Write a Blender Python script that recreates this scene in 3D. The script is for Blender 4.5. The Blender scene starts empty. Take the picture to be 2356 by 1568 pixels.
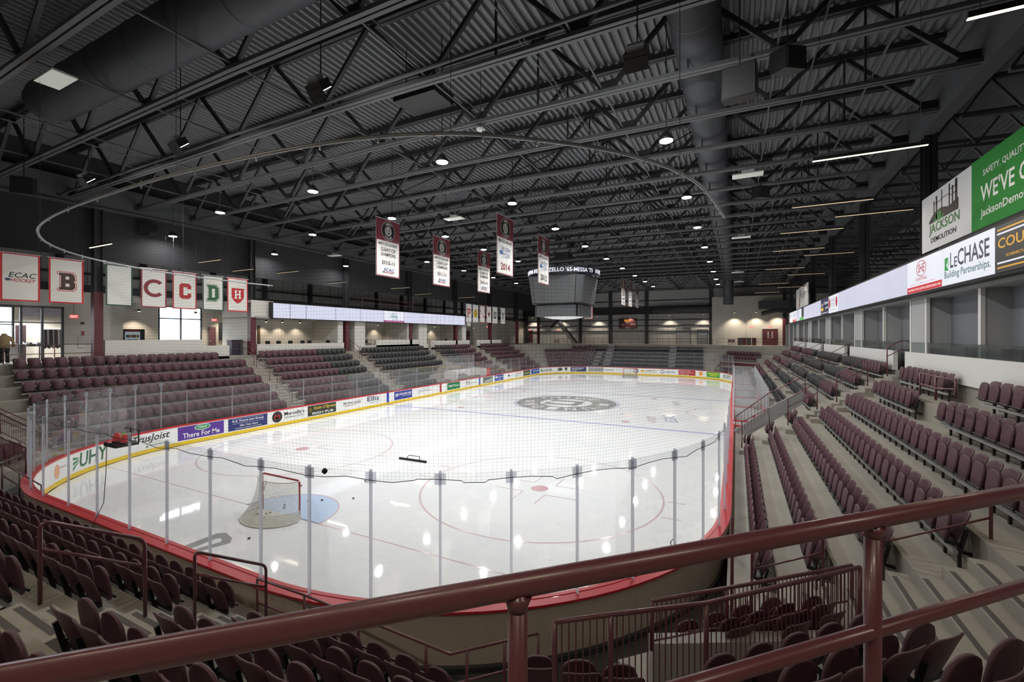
import bpy, bmesh, math, random
from mathutils import Vector, Matrix
random.seed(7)
SC = bpy.context.scene
COL = SC.collection
R2 = math.sqrt(.5)
# ------------------------------------------------------------------ camera
F, PY = 1026.75, 771.5                      # focal length and horizon row in pixels of the 2356x1568 frame
CAM = Vector((13.492, -36.897, 5.895)); YAW = -.4659
cd = bpy.data.cameras.new('camera'); cam = bpy.data.objects.new('camera', cd); COL.objects.link(cam)
cd.sensor_width = 36; cd.lens = 36*F/2356; cd.shift_y = (PY-784)/2356; cd.clip_start = .05; cd.clip_end = 400
cam.location = CAM; cam.rotation_euler = (math.pi/2, 0, -YAW)
SC.camera = cam
FW = Vector((math.sin(YAW), math.cos(YAW), 0)); RT = Vector((math.cos(YAW), -math.sin(YAW), 0))
def at(px, py, X=None, Y=None, Z=None):     # photo pixel -> point on a plane of the room
    d = FW + RT*((px-1178)/F) + Vector((0, 0, (PY-py)/F))
    k = (X-CAM.x)/d.x if X is not None else (Y-CAM.y)/d.y if Y is not None else (Z-CAM.z)/d.z
    return CAM + d*k
def depth(p): return (Vector(p)-CAM).dot(FW)
def pix(p):
    d = Vector(p)-CAM; z = d.dot(FW)
    return (1178+F*d.dot(RT)/z, PY-F*d.z/z, z)
# ------------------------------------------------------------------ daylight outside, exposure
w = bpy.data.worlds.new('overcast_sky'); SC.world = w; w.use_nodes = True
bg = w.node_tree.nodes['Background']; bg.inputs[0].default_value = (.86, .93, 1, 1); bg.inputs[1].default_value = 7
vs = SC.view_settings; vs.view_transform = 'Standard'; vs.look = 'None'; vs.gamma = 1; vs.use_curve_mapping = False
vs.exposure = .06
FLOOD_W = 235.0
SC.cycles.max_bounces = 5; SC.cycles.diffuse_bounces = 2; SC.cycles.use_adaptive_sampling = True; SC.cycles.adaptive_threshold = .06; SC.cycles.light_sampling_threshold = .05; SC.cycles.transparent_max_bounces = 24
SC.cycles.transmission_bounces = 4; SC.cycles.glossy_bounces = 2
SC.cycles.sample_clamp_indirect = 6; SC.cycles.use_denoising = True
SC.cycles.caustics_reflective = False; SC.cycles.caustics_refractive = False
# ------------------------------------------------------------------ materials
def lin(c): return tuple(((v/255)/12.92 if v/255 <= .04045 else ((v/255+.055)/1.055)**2.4) for v in c)
MATS = {}
def mat(name, rgb, rough=.5, metal=0., var=.08, scale=6., bump=0., emit=0., spec=.5, coat=0.):
    if name in MATS: return MATS[name]
    m = bpy.data.materials.new(name); m.use_nodes = True; nt = m.node_tree; b = nt.nodes['Principled BSDF']
    c = lin(rgb)
    b.inputs['Roughness'].default_value = rough; b.inputs['Metallic'].default_value = metal
    b.inputs['Specular IOR Level'].default_value = spec
    if coat: b.inputs['Coat Weight'].default_value = coat; b.inputs['Coat Roughness'].default_value = .12
    tc = nt.nodes.new('ShaderNodeTexCoord'); no = nt.nodes.new('ShaderNodeTexNoise'); mx = nt.nodes.new('ShaderNodeMix')
    no.inputs['Scale'].default_value = scale; no.inputs['Detail'].default_value = 4
    nt.links.new(tc.outputs['Object'], no.inputs['Vector'])
    mx.data_type = 'RGBA'; mx.inputs['A'].default_value = (*[v*(1-var) for v in c], 1); mx.inputs['B'].default_value = (*[min(1, v*(1+var)) for v in c], 1)
    nt.links.new(no.outputs['Fac'], mx.inputs['Factor']); nt.links.new(mx.outputs['Result'], b.inputs['Base Color'])
    if bump:
        bp_ = nt.nodes.new('ShaderNodeBump'); bp_.inputs['Strength'].default_value = bump; bp_.inputs['Distance'].default_value = .01
        n2 = nt.nodes.new('ShaderNodeTexNoise'); n2.inputs['Scale'].default_value = scale*9; nt.links.new(tc.outputs['Object'], n2.inputs['Vector'])
        nt.links.new(n2.outputs['Fac'], bp_.inputs['Height']); nt.links.new(bp_.outputs['Normal'], b.inputs['Normal'])
    if emit:
        m.cycles.emission_sampling = 'NONE'; nt.links.new(mx.outputs['Result'], b.inputs['Emission Color']); b.inputs['Emission Strength'].default_value = emit
    MATS[name] = m; return m
def glassmat(name, tint, film, gloss, rough=.03, filmc=(.8, .82, .85), thru=False):
    if name in MATS: return MATS[name]
    m = bpy.data.materials.new(name); m.use_nodes = True; nt = m.node_tree; nt.nodes.clear()
    out = nt.nodes.new('ShaderNodeOutputMaterial'); tr = nt.nodes.new('ShaderNodeBsdfTransparent'); gl = nt.nodes.new('ShaderNodeBsdfGlossy')
    df = nt.nodes.new('ShaderNodeBsdfTranslucent' if thru else 'ShaderNodeBsdfDiffuse'); a = nt.nodes.new('ShaderNodeMixShader'); b = nt.nodes.new('ShaderNodeMixShader')
    tr.inputs[0].default_value = (*tint, 1); gl.inputs['Roughness'].default_value = rough; df.inputs[0].default_value = (*filmc, 1)
    no = nt.nodes.new('ShaderNodeTexNoise'); no.inputs['Scale'].default_value = 1.4; no.inputs['Detail'].default_value = 5
    tc = nt.nodes.new('ShaderNodeTexCoord'); nt.links.new(tc.outputs['Object'], no.inputs['Vector'])
    mr = nt.nodes.new('ShaderNodeMapRange'); mr.inputs['To Min'].default_value = film*.6; mr.inputs['To Max'].default_value = film*1.4
    nt.links.new(no.outputs['Fac'], mr.inputs['Value']); nt.links.new(mr.outputs['Result'], a.inputs[0])
    nt.links.new(tr.outputs[0], a.inputs[1]); nt.links.new(df.outputs[0], a.inputs[2])
    fr = nt.nodes.new('ShaderNodeFresnel'); fr.inputs[0].default_value = 1.45
    mu = nt.nodes.new('ShaderNodeMath'); mu.operation = 'MULTIPLY'; mu.inputs[1].default_value = gloss
    nt.links.new(fr.outputs[0], mu.inputs[0]); nt.links.new(mu.outputs[0], b.inputs[0])
    nt.links.new(a.outputs[0], b.inputs[1]); nt.links.new(gl.outputs[0], b.inputs[2]); nt.links.new(b.outputs[0], out.inputs[0])
    MATS[name] = m; return m
def netmat(name, rgb, period, width, coord='UV'):
    m = bpy.data.materials.new(name); m.use_nodes = True; nt = m.node_tree; nt.nodes.clear()
    N = nt.nodes.new; Lk = nt.links.new
    out = N('ShaderNodeOutputMaterial'); tr = N('ShaderNodeBsdfTransparent'); df = N('ShaderNodeBsdfDiffuse'); mx = N('ShaderNodeMixShader')
    df.inputs[0].default_value = (*lin(rgb), 1)
    uv = N('ShaderNodeUVMap'); sp = N('ShaderNodeSeparateXYZ'); Lk(uv.outputs[0], sp.inputs[0]); outs = []
    for ax in ('X', 'Y'):
        d = N('ShaderNodeMath'); d.operation = 'DIVIDE'; d.inputs[1].default_value = period; Lk(sp.outputs[ax], d.inputs[0])
        f = N('ShaderNodeMath'); f.operation = 'FRACT'; Lk(d.outputs[0], f.inputs[0])
        l = N('ShaderNodeMath'); l.operation = 'LESS_THAN'; l.inputs[1].default_value = width/period; Lk(f.outputs[0], l.inputs[0]); outs.append(l)
    mm = N('ShaderNodeMath'); mm.operation = 'MAXIMUM'; Lk(outs[0].outputs[0], mm.inputs[0]); Lk(outs[1].outputs[0], mm.inputs[1])
    Lk(mm.outputs[0], mx.inputs[0]); Lk(tr.outputs[0], mx.inputs[1]); Lk(df.outputs[0], mx.inputs[2]); Lk(mx.outputs[0], out.inputs[0])
    MATS[name] = m; return m
CONC = mat('concrete', (154, 149, 139), .75, var=.24, scale=.9, bump=.15)
CONC_D = mat('concrete_riser', (150, 145, 136), .8, var=.16, scale=1.6, bump=.15)
MAROON = mat('maroon_seat_plastic', (84, 53, 61), .5, var=.06, scale=3, bump=.08)
BLACKP = mat('black_seat_plastic', (50, 51, 53), .45, var=.06, scale=3, bump=.08)
BLACKM = mat('black_bracket_metal', (24, 24, 25), .45)
RAILM = mat('maroon_paint', (100, 56, 62), .34, var=.05, scale=2, coat=.2)
BEAM = mat('galvanised_beam', (170, 172, 172), .45, metal=.3)
NOSE = mat('grey_step_nosing', (84, 80, 78), .8)
RUBBER = mat('speckled_rubber', (70, 71, 70), .85, var=.5, scale=60)
STEEL = mat('dark_painted_steel', (84, 86, 89), .5, var=.1, scale=1.2)
STEELD = mat('black_painted_steel', (44, 45, 48), .5, var=.1, scale=1.2)
DECK = mat('dark_roof_deck', (122, 124, 127), .6, var=.07, scale=.6)
DUCT = mat('dark_duct', (74, 77, 82), .55, var=.05, scale=.8)
WHITEW = mat('white_block_wall', (206, 203, 196), .8, var=.04, scale=1.5, bump=.1)
GREYW = mat('grey_liner_panel', (186, 187, 186), .7, var=.05, scale=.5)
BLACKW = mat('black_fascia', (44, 45, 48), .75, var=.12, scale=.7)
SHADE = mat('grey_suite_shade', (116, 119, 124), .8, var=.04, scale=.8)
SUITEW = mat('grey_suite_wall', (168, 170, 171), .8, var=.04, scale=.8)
BOARDW = mat('white_board_plastic', (236, 237, 236), .35, var=.02)
BEIGE = mat('beige_board_back', (188, 177, 163), .5, var=.05, scale=1.2)
CAPR = mat('red_cap_rail', (196, 34, 48), .35, var=.05)
YELL = mat('yellow_kickplate', (232, 196, 30), .35, var=.06, scale=3)
ALU = mat('aluminium', (206, 208, 214), .4, metal=.15)
GLASS = glassmat('shield_glass', (.98, .982, .985), .022, .14)
GLASS3 = glassmat('bench_glass', (.94, .945, .95), .12, .3)
POST = glassmat('clear_post', (.8, .81, .85), .55, .25, .2, (.82, .83, .88), True)
GLASS2 = glassmat('balustrade_glass', (.80, .86, .84), .05, .6)
def ink(rgb, rough=.55): return mat('ink_%02x%02x%02x' % rgb, rgb, rough, var=.02)
def screen(rgb, e): return mat('screen_%02x%02x%02x' % rgb, rgb, .3, var=.015, scale=1, emit=e)
# ------------------------------------------------------------------ mesh helpers
class MB:
    def __init__(s): s.v = []; s.f = []; s.m = []; s.uv = None
    def add(s, vs_, fs, mi=0):
        o = len(s.v); s.v += [tuple(p) for p in vs_]; s.f += [tuple(i+o for i in f) for f in fs]; s.m += [mi]*len(fs); return s
    def box(s, x0, x1, y0, y1, z0, z1, mi=0):
        return s.add([(x0,y0,z0),(x1,y0,z0),(x1,y1,z0),(x0,y1,z0),(x0,y0,z1),(x1,y0,z1),(x1,y1,z1),(x0,y1,z1)],
                     [(0,3,2,1),(4,5,6,7),(0,1,5,4),(1,2,6,5),(2,3,7,6),(3,0,4,7)], mi)
    def quad(s, *p, mi=0): return s.add(p, [tuple(range(len(p)))], mi)
    def bar(s, a, b, wd, h, up=(0,0,1), mi=0):
        a, b = Vector(a), Vector(b); d = (b-a).normalized(); r = d.cross(Vector(up))
        if r.length < 1e-4: r = d.cross(Vector((1,0,0)))
        r.normalize(); u = r.cross(d).normalized(); q = []
        for p in (a, b):
            for i, j in ((-1,-1),(1,-1),(1,1),(-1,1)): q.append(p+r*(i*wd/2)+u*(j*h/2))
        return s.add(q, [(0,1,2,3),(7,6,5,4),(0,4,5,1),(1,5,6,2),(2,6,7,3),(3,7,4,0)], mi)
    def tube(s, pts, r, n=8, closed=False, mi=0, cap=True):
        P = [Vector(p) for p in pts]; k = len(P); rings = []; up = None
        for i in range(k):
            if closed: d = (P[(i+1) % k]-P[i-1])
            else: d = P[min(i+1, k-1)]-P[max(i-1, 0)]
            d.normalize()
            if up is None: up = Vector((0,0,1)) if abs(d.z) < .9 else Vector((1,0,0))
            rr = d.cross(up); rr.normalize(); uu = rr.cross(d).normalized(); up = uu
            sc = 1.
            if 0 < i < k-1 or closed:
                a = (P[i]-P[i-1]).normalized(); b = (P[(i+1) % k]-P[i]).normalized(); sc = 1/max(.5, math.sqrt(max(.01, (1+a.dot(b))/2)))
            rings.append([P[i]+(rr*math.cos(t)+uu*math.sin(t))*r*(sc if False else 1) for t in [2*math.pi*j/n for j in range(n)]])
        vs_ = [p for q in rings for p in q]; fs = []
        for i in range(k if closed else k-1):
            a = i*n; b = ((i+1) % k)*n
            for j in range(n): fs.append((a+j, a+(j+1) % n, b+(j+1) % n, b+j))
        if cap and not closed: fs += [tuple(range(n-1, -1, -1)), tuple((k-1)*n+j for j in range(n))]
        return s.add(vs_, fs, mi)
    def cyl(s, c, r, h, n=12, mi=0, r2=None):
        r2 = r if r2 is None else r2; c = Vector(c); vs_ = []
        for z, q in ((0, r), (h, r2)): vs_ += [c+Vector((q*math.cos(2*math.pi*j/n), q*math.sin(2*math.pi*j/n), z)) for j in range(n)]
        return s.add(vs_, [tuple(range(n-1, -1, -1)), tuple(range(n, 2*n))]+[(j, (j+1) % n, n+(j+1) % n, n+j) for j in range(n)], mi)
    def lathe(s, c, prof, n=12, mi=0):
        c = Vector(c); vs_ = []
        for r, z in prof: vs_ += [c+Vector((r*math.cos(2*math.pi*j/n), r*math.sin(2*math.pi*j/n), z)) for j in range(n)]
        fs = []
        for i in range(len(prof)-1):
            for j in range(n): fs.append((i*n+j, i*n+(j+1) % n, (i+1)*n+(j+1) % n, (i+1)*n+j))
        fs += [tuple(range(n-1, -1, -1)), tuple((len(prof)-1)*n+j for j in range(n))]
        return s.add(vs_, fs, mi)
    def slab(s, pts, depthv, mi=0):                  # polygon pts extruded by a vector
        P = [Vector(p) for p in pts]; k = len(P); dv = Vector(depthv)
        return s.add(P+[p+dv for p in P], [tuple(range(k-1, -1, -1)), tuple(range(k, 2*k))]+[(i, (i+1) % k, k+(i+1) % k, k+i) for i in range(k)], mi)
    def mesh(s, name, mats, smooth=False, off=None):
        me = bpy.data.meshes.new(name); v = s.v
        if off is not None: v = [(p[0]-off[0], p[1]-off[1], p[2]-off[2]) for p in v]
        me.from_pydata(v, [], s.f)
        for m in (mats if isinstance(mats, (list, tuple)) else [mats]): me.materials.append(m)
        if any(s.m): me.polygons.foreach_set('material_index', s.m)
        if smooth:
            me.polygons.foreach_set('use_smooth', [True]*len(me.polygons))
        if s.uv: 
            l = me.uv_layers.new(name='uv'); 
            for lp in me.loops: l.data[lp.index].uv = s.uv[lp.vertex_index]
        me.validate(); me.update(); return me
def link(name, me, parent=None):
    o = bpy.data.objects.new(name, me); COL.objects.link(o)
    if parent is not None: o.parent = parent
    return o
def wloc(o):
    p = Vector((0,0,0))
    while o is not None: p = p + o.location; o = o.parent
    return p
def part(name, mb, mats, parent, smooth=False, local=False, label=None):
    o = link(name, mb.mesh(name, mats, smooth, None if local else wloc(parent)), parent)
    if label: o['label'] = label
    return o
def tag(o, label=None, cat=None, group=None, kind=None):
    if label: o['label'] = label
    if cat: o['category'] = cat
    if group: o['group'] = group
    if kind: o['kind'] = kind
    return o
def thing(name, label, cat, loc=(0,0,0), group=None, rz=0):
    o = bpy.data.objects.new(name, None); COL.objects.link(o); o.location = loc; o.rotation_euler = (0,0,rz); o.empty_display_size = .2
    return tag(o, label, cat, group)
def single(name, mb, mats, label, cat, group=None, smooth=False, base=None):
    if base is None:
        xs = [p[0] for p in mb.v]; ys = [p[1] for p in mb.v]; zs = [p[2] for p in mb.v]
        base = ((min(xs)+max(xs))/2, (min(ys)+max(ys))/2, min(zs))
    o = link(name, mb.mesh(name, mats, smooth, base)); o.location = base
    return tag(o, label, cat, group)
def struct(name, mb, mats, smooth=False, label=None):
    o = link(name, mb.mesh(name, mats, smooth)); return tag(o, label, None, None, 'structure')
ORD = ['first','second','third','fourth','fifth','sixth','seventh','eighth','ninth','tenth','eleventh','twelfth','thirteenth','fourteenth','fifteenth',
       'sixteenth','seventeenth','eighteenth','nineteenth','twentieth','twenty-first','twenty-second','twenty-third','twenty-fourth','twenty-fifth',
       'twenty-sixth','twenty-seventh','twenty-eighth','twenty-ninth','thirtieth','thirty-first','thirty-second','thirty-third','thirty-fourth','thirty-fifth']
# lettering: flat text mesh fitted into a box x0..x1, y0..y1 of a sign's own plane
def text_mb(s, x0, x1, y0, y1, shear=0., stretch=True, spacing=1.):
    cu = bpy.data.curves.new('t', 'FONT'); cu.body = s; cu.resolution_u = 2; cu.offset = .014; cu.space_character = spacing
    ob = bpy.data.objects.new('t', cu); me = bpy.data.meshes.new_from_object(ob)
    vs_ = [Vector(v.co) for v in me.vertices]; fs = [tuple(p.vertices) for p in me.polygons]
    bpy.data.objects.remove(ob); bpy.data.curves.remove(cu); bpy.data.meshes.remove(me)
    mb = MB()
    if not vs_: return mb
    ax, bx_ = min(v.x for v in vs_), max(v.x for v in vs_); ay, by = min(v.y for v in vs_), max(v.y for v in vs_)
    kx = (x1-x0)/max(1e-6, bx_-ax); ky = (y1-y0)/max(1e-6, by-ay)
    if not stretch:
        k = min(kx, ky); cx = (x0+x1)/2-k*(bx_-ax)/2; cy = (y0+y1)/2-k*(by-ay)/2; kx = ky = k
    else: cx, cy = x0, y0
    out = []
    for v in vs_:
        yy = (v.y-ay)*ky; out.append((cx+(v.x-ax)*kx+shear*yy, cy+yy, 0))
    mb.add(out, fs); return mb
def put(mb, O, Rv, Uv, eps):                         # place a flat drawing on the plane O + x R + y U
    O, Rv, Uv = Vector(O), Vector(Rv), Vector(Uv); N = Rv.cross(Uv).normalized()
    mb.v = [tuple(O+Rv*p[0]+Uv*p[1]+N*(eps+p[2])) for p in mb.v]; return mb
def rect2(x0, x1, y0, y1): return MB().quad((x0,y0,0), (x1,y0,0), (x1,y1,0), (x0,y1,0))
def poly2(pts): return MB().quad(*[(x, y, 0) for x, y in pts])
def ell2(cx, cy, rx, ry, n=24): return poly2([(cx+rx*math.cos(2*math.pi*i/n), cy+ry*math.sin(2*math.pi*i/n)) for i in range(n)])
def ring2(cx, cy, rx, ry, k, n=28, a0=0, a1=2*math.pi):
    mb = MB(); vs_ = []
    for i in range(n+1):
        t = a0+(a1-a0)*i/n; vs_ += [(cx+rx*math.cos(t), cy+ry*math.sin(t), 0), (cx+rx*k*math.cos(t), cy+ry*k*math.sin(t), 0)]
    return mb.add(vs_, [(2*i, 2*i+2, 2*i+3, 2*i+1) for i in range(n)])
class Sign:                                          # draws flat print on a parent object, layer over layer
    def __init__(s, parent, O, Rv, Uv, t0=.006, step=.0025): s.p = parent; s.O = O; s.R = Rv; s.U = Uv; s.t = t0; s.step = step
    def draw(s, mb, m, name='print'):
        if mb.v: part(name, put(mb, s.O, s.R, s.U, s.t), m, s.p)
        return s
    def up(s): s.t += s.step; return s
    def text(s, txt, m, x0, x1, y0, y1, **k): return s.draw(text_mb(txt, x0, x1, y0, y1, **k), m, 'lettering')
# ================================================================== rink
HX, HY, RC = 13.1, 31.15, 8.0
LS, LE, LC = 2*(HY-RC), 2*(HX-RC), RC*math.pi/2
SEGS = [LS, LC, LE, LC, LS, LC, LE, LC]; PER = sum(SEGS)
def bp(s):                                            # board line: s runs clockwise from the start of the left straight
    s %= PER; k = 0
    while s > SEGS[k]: s -= SEGS[k]; k += 1
    ax, ay = HX-RC, HY-RC
    if k == 0: return Vector((-HX, -ay+s, 0)), Vector((1,0,0))
    if k == 2: return Vector((-ax+s, HY, 0)), Vector((0,-1,0))
    if k == 4: return Vector((HX, ay-s, 0)), Vector((-1,0,0))
    if k == 6: return Vector((ax-s, -HY, 0)), Vector((0,1,0))
    c = {1: (-ax, ay), 3: (ax, ay), 5: (ax, -ay), 7: (-ax, -ay)}[k]; a0 = {1: math.pi, 3: math.pi/2, 5: 0, 7: -math.pi/2}[k]
    a = a0-s/RC; n = Vector((math.cos(a), math.sin(a), 0)); return Vector((*c, 0))+n*RC, -n
S0 = [0]
for q in SEGS: S0.append(S0[-1]+q)
def bpo(s, off, z):                                   # off > 0 is outside the rink
    p, n = bp(s); return p-n*off+Vector((0,0,z))
def s_of(px):
    a, b_ = -10.2, S0[4]
    for _ in range(40):
        m_ = (a+b_)/2
        if pix(bpo(m_, 0, .6))[0] < px: a = m_
        else: b_ = m_
    return (a+b_)/2
s_left = s_of
s_far = s_of
# ---- floor below and ice
f = MB().box(-30, 30, -50, 48, -.3, -.03); struct('floor', f, RUBBER)
icem = bpy.data.materials.new('ice'); icem.use_nodes = True; nt = icem.node_tree; b = nt.nodes['Principled BSDF']
b.inputs['Roughness'].default_value = .13; b.inputs['Specular IOR Level'].default_value = .28
tc = nt.nodes.new('ShaderNodeTexCoord'); n1 = nt.nodes.new('ShaderNodeTexNoise'); n1.inputs['Scale'].default_value = .35; n1.inputs['Detail'].default_value = 6
n2 = nt.nodes.new('ShaderNodeTexNoise'); n2.inputs['Scale'].default_value = 2.2; n2.inputs['Detail'].default_value = 8; n2.inputs['Distortion'].default_value = 1.5
r_ = nt.nodes.new('ShaderNodeValToRGB'); r_.color_ramp.elements[0].position = .3; r_.color_ramp.elements[0].color = (.80, .84, .87, 1); r_.color_ramp.elements[1].position = .62; r_.color_ramp.elements[1].color = (.90, .915, .92, 1)
mm = nt.nodes.new('ShaderNodeMath'); mm.operation = 'ADD'; m5 = nt.nodes.new('ShaderNodeMath'); m5.operation = 'MULTIPLY'; m5.inputs[1].default_value = .5
for q in (n1, n2): nt.links.new(tc.outputs['Object'], q.inputs['Vector'])
nt.links.new(n1.outputs['Fac'], mm.inputs[0]); nt.links.new(n2.outputs['Fac'], mm.inputs[1]); nt.links.new(mm.outputs[0], m5.inputs[0])
nt.links.new(m5.outputs[0], r_.inputs['Fac']); nt.links.new(r_.outputs['Color'], b.inputs['Base Color'])
rr = nt.nodes.new('ShaderNodeMapRange'); rr.inputs['To Min'].default_value = .012; rr.inputs['To Max'].default_value = .07; nt.links.new(n2.outputs['Fac'], rr.inputs['Value']); nt.links.new(rr.outputs['Result'], b.inputs['Roughness'])
n = 96; pts = [bpo(PER*i/n, 0, 0) for i in range(n)][::-1]
ice = struct('floor_ice', MB().slab([p-Vector((0,0,.03)) for p in pts], (0,0,.03)), icem, label='white ice sheet with faint red and blue lines')
def paint(name, rgb, rough=.14):
    return mat('paint_'+name, rgb, rough, var=.05, scale=5, spec=.35)
PR, PB, PG, PCB, PW, PN = paint('red', (213, 192, 196)), paint('blue', (176, 182, 222)), paint('grey', (158, 160, 160)), paint('crease', (194, 214, 240)), paint('white', (232, 235, 236)), paint('navy', (170, 180, 205))
def mark(name, mb, m, z=.002):
    mb.v = [(p[0], p[1], z+p[2]) for p in mb.v]; return part(name, mb, m, ice)
def half_w(y):
    d = abs(y)-(HY-RC); return HX if d <= 0 else HX-RC+math.sqrt(max(0, RC*RC-d*d))
for yy, wd, m, nm in ((-27.13, .05, PR, 'goal_line'), (27.13, .05, PR, 'goal_line'), (-7.62, .3, PB, 'blue_line'), (7.62, .3, PB, 'blue_line'), (0, .12, PR, 'centre_line')):
    h = half_w(yy)-.02; mark(nm, rect2(-h, h, yy-wd/2, yy+wd/2), m)
for sx in (-6.71, 6.71):
    for sy in (-21.03, 21.03):
        mark('faceoff_circle', ring2(sx, sy, 4.57, 4.57, .985, 64), PR); mark('faceoff_spot', ell2(sx, sy, .34, .34, 20), paint('spot', (208, 172, 178)))
        tk = MB()
        for ix in (-1, 1):
            for iy in (-1, 1):
                tk.add(rect2(min(sx+ix*.45, sx+ix*1.65), max(sx+ix*.45, sx+ix*1.65), sy+iy*.55-.025, sy+iy*.55+.025).v, [(0,1,2,3)])
                tk.add(rect2(sx+ix*.45-.025, sx+ix*.45+.025, min(sy+iy*.55, sy+iy*1.5), max(sy+iy*.55, sy+iy*1.5)).v, [(0,1,2,3)])
            for iy in (-.75, .75): tk.add(rect2(sx+ix*4.9-.3, sx+ix*4.9+.3, sy+iy-.025, sy+iy+.025).v, [(0,1,2,3)])
        tag(mark('faceoff_ticks', tk, PR, .003), kind='stuff')
    for sy in (-6.1, 6.1): mark('faceoff_spot', ell2(sx, sy, .3, .3, 20), paint('spot', (208, 172, 178)))
for sg in (-1, 1):
    cr = [(-1.83*1.0, 0)]+[(1.83*math.cos(t), 1.83*math.sin(t)) for t in [math.pi*(1-i/20) for i in range(21)]]
    mark('goal_crease', poly2([(x*1.0, sg*(27.13)-sg*y) for x, y in (cr if sg > 0 else cr[::-1])]), PCB)
    mark('crease_line', ring2(0, sg*27.13, 1.83, 1.83, .97, 30, math.pi if sg > 0 else 0, 2*math.pi if sg > 0 else math.pi), PR, .004)
mark('referee_crease', ring2(HX, 0, 3.05, 3.05, .985, 30, math.pi/2, 1.5*math.pi), PR)
# centre logo: dark ring with lettering, white core with a tilted U
mark('logo_ring', ring2(.15, .2, 4.6, 4.6, .965, 64), paint('halo', (196, 200, 226)), .003)
mark('logo_ring', ring2(.15, .2, 4.35, 4.35, .52, 64), PG, .004)
def ring_text(txt, r, h, a0, a1, flip, rot):
    mb = MB(); k = len(txt)
    for i, ch in enumerate(txt):
        if ch == ' ': continue
        a = a0+(a1-a0)*(i+.5)/k; t = text_mb(ch, -h*.36, h*.36, -h/2, h/2)
        c = Vector((math.cos(a), math.sin(a), 0)); u = c*(-1 if flip else 1); rgt = Vector((u.y, -u.x, 0))
        t.v = [tuple(Vector((.15, .2, 0))+c*r+rgt*p[0]+u*p[1]) for p in t.v]; mb.add(t.v, t.f)
    return mb
q = math.pi
mark('logo_lettering', ring_text('UNION', 3.3, 1.25, .45*q-.3-1.57, -.45*q+.3-1.57+2.2*0, False, 0), PW, .006)
mark('logo_lettering', ring_text('COLLEGE', 3.3, 1.1, .95*q-.35, .05*q+.75, False, 0), PW, .006)
mark('logo_lettering', ring_text('95', 3.3, .8, 1.12*q, 1.0*q, False, 0), PW, .006)
mark('logo_lettering', ring_text('17', 3.3, .8, .08*q, -.04*q, False, 0), PW, .006)
um = MB()
for x0, x1, y0, y1 in ((-1.3, -.6, -.7, 1.3), (.6, 1.3, -.7, 1.3), (-1.3, 1.3, -1.35, -.7), (-1.6, -.3, 1.3, 1.65), (.3, 1.6, 1.3, 1.65)):
    um.add(rect2(x0, x1, y0, y1).v, [(0,1,2,3)])
um.v = [(.15-p[1], .2+p[0], 0) for p in um.v]
tag(mark('logo_letter', um, PG, .005), 'grey block letter U inside the centre circle')
# ice lettering near the right blue line and the big grey loop behind the near goal
def ice_text(txt, c, ang, wd, h, m, shear=0):
    t = text_mb(txt, -wd/2, wd/2, -h/2, h/2, shear=shear); ca, sa = math.cos(ang), math.sin(ang)
    t.v = [(c[0]+p[0]*ca-p[1]*sa, c[1]+p[0]*sa+p[1]*ca, 0) for p in t.v]; return mark('ice_lettering', t, m, .004)
p = at(1533, 963, Z=0); ice_text('ECAC', (p.x+.25, p.y), -1.35-math.pi, 2.5, .85, PN, .25)
p = at(1508, 966, Z=0); ice_text('HOCKEY', (p.x-.3, p.y+.2), -1.35-math.pi, 2.3, .6, PR, .25)
p = at(1556, 928, Z=0); ice_text('UNION', (p.x, p.y), -1.35-math.pi, 2.4, .6, paint('pale', (196, 200, 206)))
p = at(1150, 902, Z=0); ice_text('HOCKEY', (p.x, p.y), .4, 2.8, 1.0, paint('pale', (196, 200, 206)), .2)
p = at(1052, 925, Z=0)
ice_text('75', (p.x, p.y), .2, 1.6, 1.3, paint('tan', (214, 212, 200)))
lp = [at(px, py, Z=0) for px, py in ((405, 1262), (500, 1226), (520, 1225), (534, 1237), (530, 1248), (470, 1265), (430, 1275))]
li = [at(px, py, Z=0) for px, py in ((428, 1266), (490, 1241), (503, 1237), (511, 1240), (508, 1246), (465, 1258), (436, 1268))]
lm_ = MB(); lm_.add([tuple(v) for v in lp+li], [(i, i+1, 8+i, 7+i) for i in range(6)]); lm_.add([tuple(v) for v in lp[-1:]+lp[:1]+li[:1]+li[-1:]], [(0,1,2,3)])
tag(mark('ice_letter', lm_, PG, .003), 'grey U-shaped letter painted behind the near goal')
# ---- boards
rb = thing('rink_boards', 'white dasher boards with red cap rail and yellow kickplate ringing the ice', 'boards')
rb['kind'] = 'structure'; del rb['category']
cuts = []
for k, L in enumerate(SEGS):
    nseg = {0: 19, 4: 19, 1: 5, 3: 5, 5: 5, 7: 5, 2: 4, 6: 4}[k]
    cuts += [S0[k]+L*i/nseg for i in range(nseg)]
cuts.append(PER)
CAPZ = 1.07
def ribbon(s0, s1, prof, n):                          # closed profile [(off, z)] swept along the board line
    mb = MB(); k = len(prof); vs_ = []
    for i in range(n+1):
        s_ = s0+(s1-s0)*i/n; vs_ += [bpo(s_, o, z) for o, z in prof]
    fs = [(i*k+j, i*k+(j+1) % k, (i+1)*k+(j+1) % k, (i+1)*k+j) for i in range(n) for j in range(k)]
    return mb.add(vs_, fs+[tuple(range(k-1, -1, -1)), tuple(n*k+j for j in range(k))])
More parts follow.
